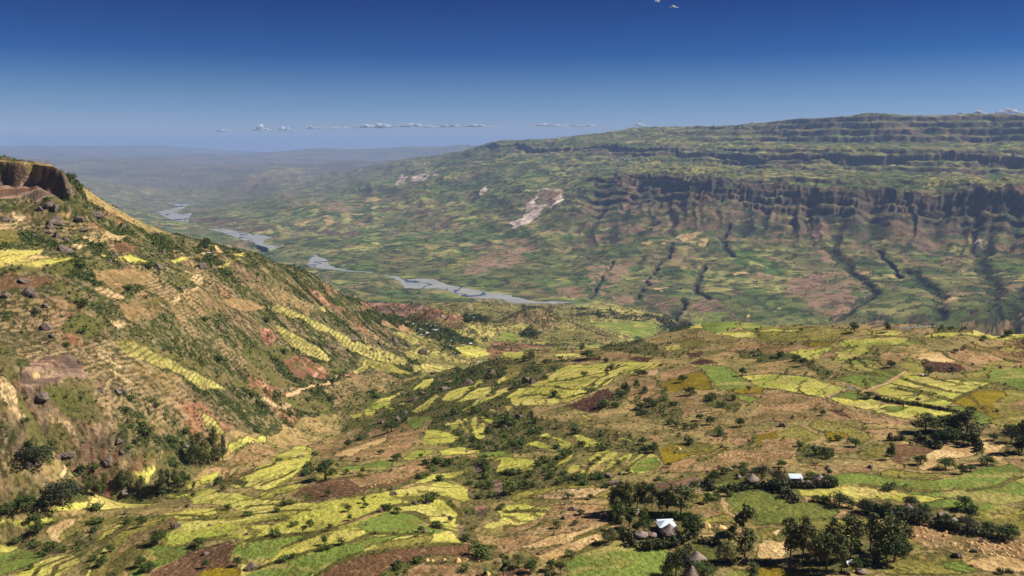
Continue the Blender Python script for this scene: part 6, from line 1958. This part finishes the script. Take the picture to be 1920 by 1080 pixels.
for k, (tile, x, y, wz, t) in enumerate([('C1', 1155, 975, 36, 'largest straw heap on the bottom tan field'), ('C1', 1190, 978, 32, 'second straw heap on the bottom tan field edge'), ('C1', 1270, 972, 30, 'third straw heap along the bottom tan field edge'),
        ('C1', 1365, 980, 44, 'double straw heap along the bottom tan field edge'), ('C1', 1425, 968, 26, 'small straw heap beside the double one'), ('C1', 1460, 966, 26, 'small straw heap before the gully scrub'), ('C1', 1508, 975, 46, 'broad straw heap at the gully scrub'),
        ('C1', 1428, 1022, 34, 'lone straw heap inside the bottom tan field'), ('C1', 1560, 1070, 50, 'straw heap at the bottom edge of the picture'), ('C2', 1415, 758, 60, 'wide straw heap beside the track'), ('C2', 1310, 745, 60, 'straw heap near the large tree by the track'),
        ('C2', 558, 832, 40, 'straw stack on the pale straw strip by the meadow'), ('C2', 1128, 225, 36, 'straw heap on the olive crop field')]):
    pt = spot(*to_px(tile, x, y)); stook(pt, metres(wz, pt, tile) * 0.5, t, None)
# ------------------------------------------------------------------ scrub
MAXT = np.maximum.accumulate(TAN[:, J0:], axis=1)
DA = np.gradient(AA)[:, None]; DS = np.gradient(SR)[None, :]
AREA = GR ** 2 * DA * DS
sr = np.random.default_rng(77)
den = np.zeros(HZ.shape, np.float32)
clump = fbm(GX / 40, GY / 40, 301, 3); fine = fbm(GX / 12, GY / 12, 302, 2)
cl = sstep(0.42, 0.62, clump) * 0.8 + 0.2
cl = cl * sstep(0.3, 0.6, fine)
DN = {'K': .085, 'h': .70, 'b': .04, 'Q': .07, 'v': .02, 'T': .012, 'L': .05, 'O': .003, 'Y': .0012, 'H': .02, 'N': .05, 'R': .05, 'e': .04, 'X': .006, 'G': .0012, 'B': .0008, 'S': .002, 'C': .0}
for k, d in DN.items():
    m = isz(k); den[m] = (d * (cl[m] if k not in ('K', 'L', 'Y') else 0.35 + 0.65 * sstep(.3, .55, fine[m])))
hm = isz('h'); den[hm] *= 0.22 + 1.1 * hk[hm]
den[isz('v')] *= 0.4 + 1.6 * sstep(.5, .65, clump[isz('v')])
den[(GR > 3000)] *= 0.08
gz = isz('g') & (GR < 12500)
den[gz] = (0.00030 + 0.0022 * sk[gz] + 0.0012 * sk2[gz]) * np.where(GR[gz] > 6500, 0.45, 1.0)
den[_bm] *= 0.12
den[GUL > 0.3] = 0.006
den[isz('r')] = 0
for _o in list(bpy.data.objects):
    if _o.name.split('.')[0] in ('thatched_hut', 'tin_roofed_house', 'straw_shed', 'iron_roofed_shed', 'tin_lean_to') and _o.location.length < 800:
        q_ = _o.location; rr_ = _o.scale.x * 0.9 + 3.0
        dd_ = np.hypot(GX - q_.x, GY - q_.y); den[(dd_ < rr_) | ((np.hypot(GX - q_.x * 0.985, GY - q_.y * 0.985) < rr_))] = 0
        den[dd_ < 32] *= 0.25
den[BANK] += 0.03
inview = (np.abs(GA) < R(32.5)) & (GR > 300) & (GR < 12000)
vis = np.zeros(HZ.shape, bool); vis[:, J0:] = (HZ[:, J0:] + 5) / GR[:, J0:] >= MAXT - 0.004
den[~(inview & vis)] = 0
num = sr.poisson(den * AREA)
ii, jj = np.nonzero(num); rep = num[ii, jj]
ii = np.repeat(ii, rep); jj = np.repeat(jj, rep); nb = len(ii)
fi = np.clip(ii + sr.random(nb) - 0.5, 0, NA - 1.01); fj = np.clip(jj + sr.random(nb) - 0.5, 0, NS - 1.01)
ba = np.interp(fi, JA, AA); bs = np.interp(fj, JS, SR); br_ = np.exp(bs)
bx, by = br_ * np.sin(ba), br_ * np.cos(ba); bz = bil(HZ, fi, fj)
bsz = np.exp(sr.normal(0, 0.45, nb)) * np.where(br_ < 1500, 1.62, np.where(br_ < 3500, 2.6, 3.4))
bkd = ZID[ii, jj]
bsz = np.where(bkd == ZN['K'][0], bsz * 1.15, bsz)
bsz = np.where(bkd == ZN['h'][0], bsz * 0.95, bsz)
bsz = np.clip(bsz, 0.8, 9)
# the biggest near ones become bushes of their own
bpx, bpyy = proj((bx, by, bz))
app = bsz / np.hypot(br_, bz)
ok = (bpx > 10) & (bpx < 1910) & (bpyy < 1075) & (br_ < 1500)
it, jt = ii, np.maximum(jj - J0 - 1, 0)
ok &= (bz + 0.8) / br_ >= MAXT[it, jt]
order = np.argsort(-np.where(ok, app, 0))
NBUSH = 262
pick = order[:NBUSH]; rest = np.ones(nb, bool); rest[pick] = False
ADJ = ['low dark bush', 'rounded green bush', 'ragged green bush', 'wide dark green bush', 'small leafy bush', 'dense dark bush']
made = {}
for k in pick:
    s = float(bsz[k]); hgt = s * float(0.75 + 0.5 * sr.random())
    wdt = s * 1.25
    asp = hgt / wdt
    adj = 'tall ragged bush' if asp > 0.9 else ('low spreading bush' if asp < 0.68 else ('large rounded bush' if s > 4.0 else 'rounded green bush'))
    text = adj + ' ' + where(float(bpx[k]), float(bpyy[k]))
    made.setdefault(text, []).append((Vector((float(bx[k]), float(by[k]), float(bz[k]) - 0.1)), hgt, wdt))
for text, lst in made.items():
    for p, h_, w_ in lst: bush(p, h_, w_, text, None if len(lst) == 1 else 'bushes ' + text.split('bush ', 1)[1])

def scatter(name, sel, nleaf, templ_seed, cols, hscale=0.8):
    """one mass of scrub: many small plants nobody could count"""
    n = int(sel.sum())
    if n == 0: return
    T = []
    for q in range(6):
        g = np.random.default_rng(templ_seed + q); lob = []
        for z in range(4):
            th = g.random() * 6.28; o = .3 * g.random() ** .5; r = .24 + .14 * g.random(); lob.append(((o * math.cos(th), o * math.sin(th), .28 + .34 * g.random()), (r, r, r)))
        T.append(leaves(lob, nleaf, 0.55 / math.sqrt(nleaf) * 1.5, templ_seed + q, np.zeros(3), np.ones(3)))
    V = np.empty((n, nleaf * 4, 3), np.float32); C = np.empty((n, nleaf * 4, 3), np.float32)
    tv = sr.integers(6, size=n); yaw = sr.random(n) * 6.28; s = bsz[sel]; hh = hscale * (0.7 + 0.6 * sr.random(n)) * s
    c, d = np.cos(yaw)[:, None], np.sin(yaw)[:, None]
    warm = sr.random(n)[:, None, None]; ca, cb, cc = cols
    for q in range(6):
        m = tv == q; t = T[q][0][None].astype(np.float32); k = T[q][2][None]
        V[m, :, 0] = bx[sel][m][:, None] + (t[..., 0] * c[m] - t[..., 1] * d[m]) * s[m][:, None]
        V[m, :, 1] = by[sel][m][:, None] + (t[..., 0] * d[m] + t[..., 1] * c[m]) * s[m][:, None]
        V[m, :, 2] = bz[sel][m][:, None] - 0.1 + t[..., 2] * hh[m][:, None]
        base = ca * (1 - k) + cb * k
        C[m] = base * (1 - 0.45 * warm[m]) + cc * 0.45 * warm[m]
    f = np.arange(n * nleaf * 4).reshape(-1, 4)
    me = grid_mesh(name, V.reshape(-1, 3), C.reshape(-1, 3) * 0.9, f, False); me.materials.append(MAT_LEAF)
    link(name, me, None, kind='stuff')
c3 = (srgb(54, 72, 28), srgb(98, 118, 46), srgb(104, 102, 54))
scatter('scrub', rest & (br_ < 850), 20, 900, c3)
scatter('hillside_scrub', rest & (br_ >= 850) & (br_ < 2600), 10, 910, c3)
scatter('distant_scrub', rest & (br_ >= 2600), 6, 920, (srgb(44, 56, 30), srgb(72, 84, 42), srgb(78, 80, 48)), 1.0)
print('SCRUB', nb, int((br_ < 850).sum()), int(((br_ >= 850) & (br_ < 2600)).sum()), int((br_ >= 2600).sum()))

# dark trees round the village plots and along the far benches, each tree its own
VT = """
B1 970,300 1060,318 1250,332 1330,372 1460,432 1500,463 1300,452 1120,395 1060,360 | 110 | 5.6 | dark leafy tree among the tin roofs of the valley village | trees of the valley village
B1 1395,275 1430,262 1520,262 1570,285 1560,306 1430,304 | 34 | 8.5 | dense dark tree in the walled wood beyond the village | trees of the walled wood
B1 1200,452 1300,462 1390,522 1310,530 | 14 | 4.6 | small dark tree in the tongue of trees before the village | trees in the tongue before the village
B2 60,545 120,485 190,525 180,560 | 12 | 9 | dark tree in the grove behind the low cone hill | grove behind the cone hill
A0 1320,810 1360,760 1420,750 1460,790 1420,820 | 12 | 6 | dark tree around the tin houses on the hill crest | trees of the crest homestead
"""
vr = np.random.default_rng(31)
for ln in VT.strip().splitlines():
    a, n, sz, text, grp = [q.strip() for q in ln.split('|')]
    tile, *pp = a.split(); P = [tuple(map(float, q.split(','))) for q in pp]; xs = [q[0] for q in P]; ys = [q[1] for q in P]; k = 0
    while k < int(n):
        x = min(xs) + vr.random() * (max(xs) - min(xs)); y = min(ys) + vr.random() * (max(ys) - min(ys))
        if not in_poly(x, y, P): continue
        k += 1; h = float(sz) * (0.7 + 0.7 * vr.random()); pt = spot(*to_px(tile, x, y))
        tree('broadleaf_tree' , 'broad', pt, h, h * 1.05, text, 'tree', grp)
# ------------------------------------------------------------------ river water and clouds
rm = RIVM
fm = rm[:-1, :-1] & rm[1:, :-1] & rm[1:, 1:] & rm[:-1, 1:]
thread = fbm(GX / 140, GY / 300, 401, 3)
MAT_BED = flat_mat('river_silt', srgb(146, 146, 142), 0.6, [(0.012, 0.85, 1.12, 4), (0.05, 0.92, 1.06, 3)], 0.0, 0.3)
ids = np.unique(QD[fm].reshape(-1)); remap = np.full(NA * NS, -1); remap[ids] = np.arange(len(ids))
co = np.stack([GX.ravel()[ids], GY.ravel()[ids], HZ.ravel()[ids] + 0.6], -1)
link('river', grid_mesh('river', co, None, remap[QD[fm]]), MAT_BED, kind='structure')
water = fm & (np.abs(vnoise(GX / 150 + 0.6 * vnoise(GX / 60, GY / 60, 403), GY / 420, 402)[:-1, :-1] - 0.5) < 0.03)
MAT_WATER = flat_mat('river_water', srgb(78, 84, 92), 0.25, None, 0.0, 0.5)
ids = np.unique(QD[water].reshape(-1)); remap = np.full(NA * NS, -1); remap[ids] = np.arange(len(ids))
co = np.stack([GX.ravel()[ids], GY.ravel()[ids], HZ.ravel()[ids] + 1.2], -1)
link('river_water', grid_mesh('river_water', co, None, remap[QD[water]]), MAT_WATER, kind='structure')

MAT_CLOUD = bpy.data.materials.new('cloud_white'); MAT_CLOUD.use_nodes = True
_t = MAT_CLOUD.node_tree; _t.nodes.remove(_t.nodes['Principled BSDF'])
_d = _t.nodes.new('ShaderNodeBsdfDiffuse'); _d.inputs[0].default_value = (.96, .96, .98, 1)
_l = _t.nodes.new('ShaderNodeBsdfTranslucent'); _l.inputs[0].default_value = (.96, .96, .98, 1)
_m = _t.nodes.new('ShaderNodeMixShader'); _m.inputs[0].default_value = 0.65
_t.links.new(_d.outputs[0], _m.inputs[1]); _t.links.new(_l.outputs[0], _m.inputs[2]); _t.links.new(_m.outputs[0], _t.nodes['Material Output'].inputs['Surface'])
MAT_WISP = MAT_CLOUD
def cloud(px, py, wpx, hpx, D, text, seed, n=14, peak=0.5, mat=None):
    n = int(n * 2.6)
    u, dy, dz = ray(px, py); k = D / dy; cx, cyy, cz = u * k, D, dz * k
    sc = k / FOC * 1.0
    W = wpx * sc * 1.0; Hh = hpx * sc
    g = np.random.default_rng(seed); v0, f0 = ICO3; VV = []; FF = []; o = 0
    for q in range(n):
        t = (q + g.random()) / n; env = (0.28 + 0.72 * math.exp(-((t - peak) / 0.17) ** 2)) * (0.25 + 0.9 * g.random()) * min(1, 6 * t * (1 - t) + .25)
        r = Hh * 0.40 * env; v = v0.copy()
        nz = fbm(v[:, 0] * 2.2 + q, v[:, 1] * 2.2 + v[:, 2] * 2.4, seed + q, 4) - .5
        v = v * (1 + 0.9 * nz)[:, None] * np.array([max(r * 1.2, W / n * 1.5), r * 1.4, r * .75])
        v[:, 2] = np.maximum(v[:, 2], -0.55 * r)
        v += np.array([cx + (t - .5) * W, cyy + (g.random() - .5) * Hh, cz + r * 0.5 + Hh * 0.55 * env * g.random()])
        VV.append(v); FF.append(f0 + o); o += len(v)
    me = grid_mesh('cloud', np.concatenate(VV), None, np.concatenate(FF), True); me.materials.append(mat or MAT_CLOUD)
    label(link('cloud', me), text, 'cloud')
CL = [(418, 247, 44, 9, 'small flat cloud at the shadow end of the horizon cloud line', .5), (483, 245, 38, 12, 'small humped cloud second in the horizon cloud line', .6), (533, 245, 26, 11, 'smallest round cloud of the horizon cloud line', .5),
      (590, 242, 40, 7, 'flat cloud wisp beside the peaked cloud', .5), (655, 241, 100, 17, 'peaked white cloud with a tall knob', .8), (790, 239, 90, 10, 'long low cloud past the peaked one', .4), (845, 238, 56, 8, 'low cloud with two humps in the horizon line', .5),
      (900, 238, 60, 8, 'thin cloud over the far valley mouth', .4), (1040, 237, 76, 9, 'flat cloud just off the plateau end', .4), (1105, 237, 60, 6, 'faint cloud strip above the flat-topped knoll', .4),
      (1200, 237, 26, 10, 'tiny cloud puff behind the flat-topped knoll', .5), (1250, 233, 10, 4, 'tiny dot of cloud above the plateau', .5), (1890, 214, 66, 14, 'white cloud rising behind the plateau top at the frame edge', .5), (1835, 214, 24, 9, 'small white cloud behind the plateau top', .5), (1800, 214, 14, 6, 'tiny white cloud behind the plateau top', .5)]
for k, (x, y, wz, hz, t, pk) in enumerate(CL): cloud(x, y, wz * 1.6, hz * 0.85, 130000.0, t, 500 + k, 12, pk)
cloud(1263, 14, 18, 5, 60000.0, 'tiny bright wisp high in the blue sky', 540, 7, .5, MAT_WISP)
cloud(1232, 4, 8, 8, 60000.0, 'faint upright wisp beside the bright one high in the sky', 541, 5, .5, MAT_WISP)
cloud(1510, -2, 50, 6, 60000.0, 'thin white wisp touching the top edge of the sky', 542, 9, .5, MAT_WISP)
# ------------------------------------------------------------------ the air itself
def add_haze(density=3.2e-5, colour=(0.42, 0.61, 1.0), top=440.0):
    x, y0, y1, z0 = 95000.0, -3000.0, 95000.0, float(HZ.min()) - 5.0
    co = [(-x, y0, z0), (x, y0, z0), (x, y1, z0), (-x, y1, z0), (-x, y0, top), (x, y0, top), (x, y1, top), (-x, y1, top)]
    me = bpy.data.meshes.new('haze')
    me.from_pydata(co, [], [(3, 2, 1, 0), (4, 5, 6, 7), (0, 1, 5, 4), (1, 2, 6, 5), (2, 3, 7, 6), (3, 0, 4, 7)])
    m = bpy.data.materials.new('haze'); m.use_nodes = True
    nt = m.node_tree; nt.nodes.remove(nt.nodes['Principled BSDF'])
    pv = nt.nodes.new('ShaderNodeVolumePrincipled')
    pv.inputs['Density'].default_value = density; pv.inputs['Color'].default_value = (*colour, 1); pv.inputs['Anisotropy'].default_value = 0.0
    nt.links.new(pv.outputs[0], nt.nodes['Material Output'].inputs['Volume'])

    link('haze', me, m, kind='stuff')
add_haze()
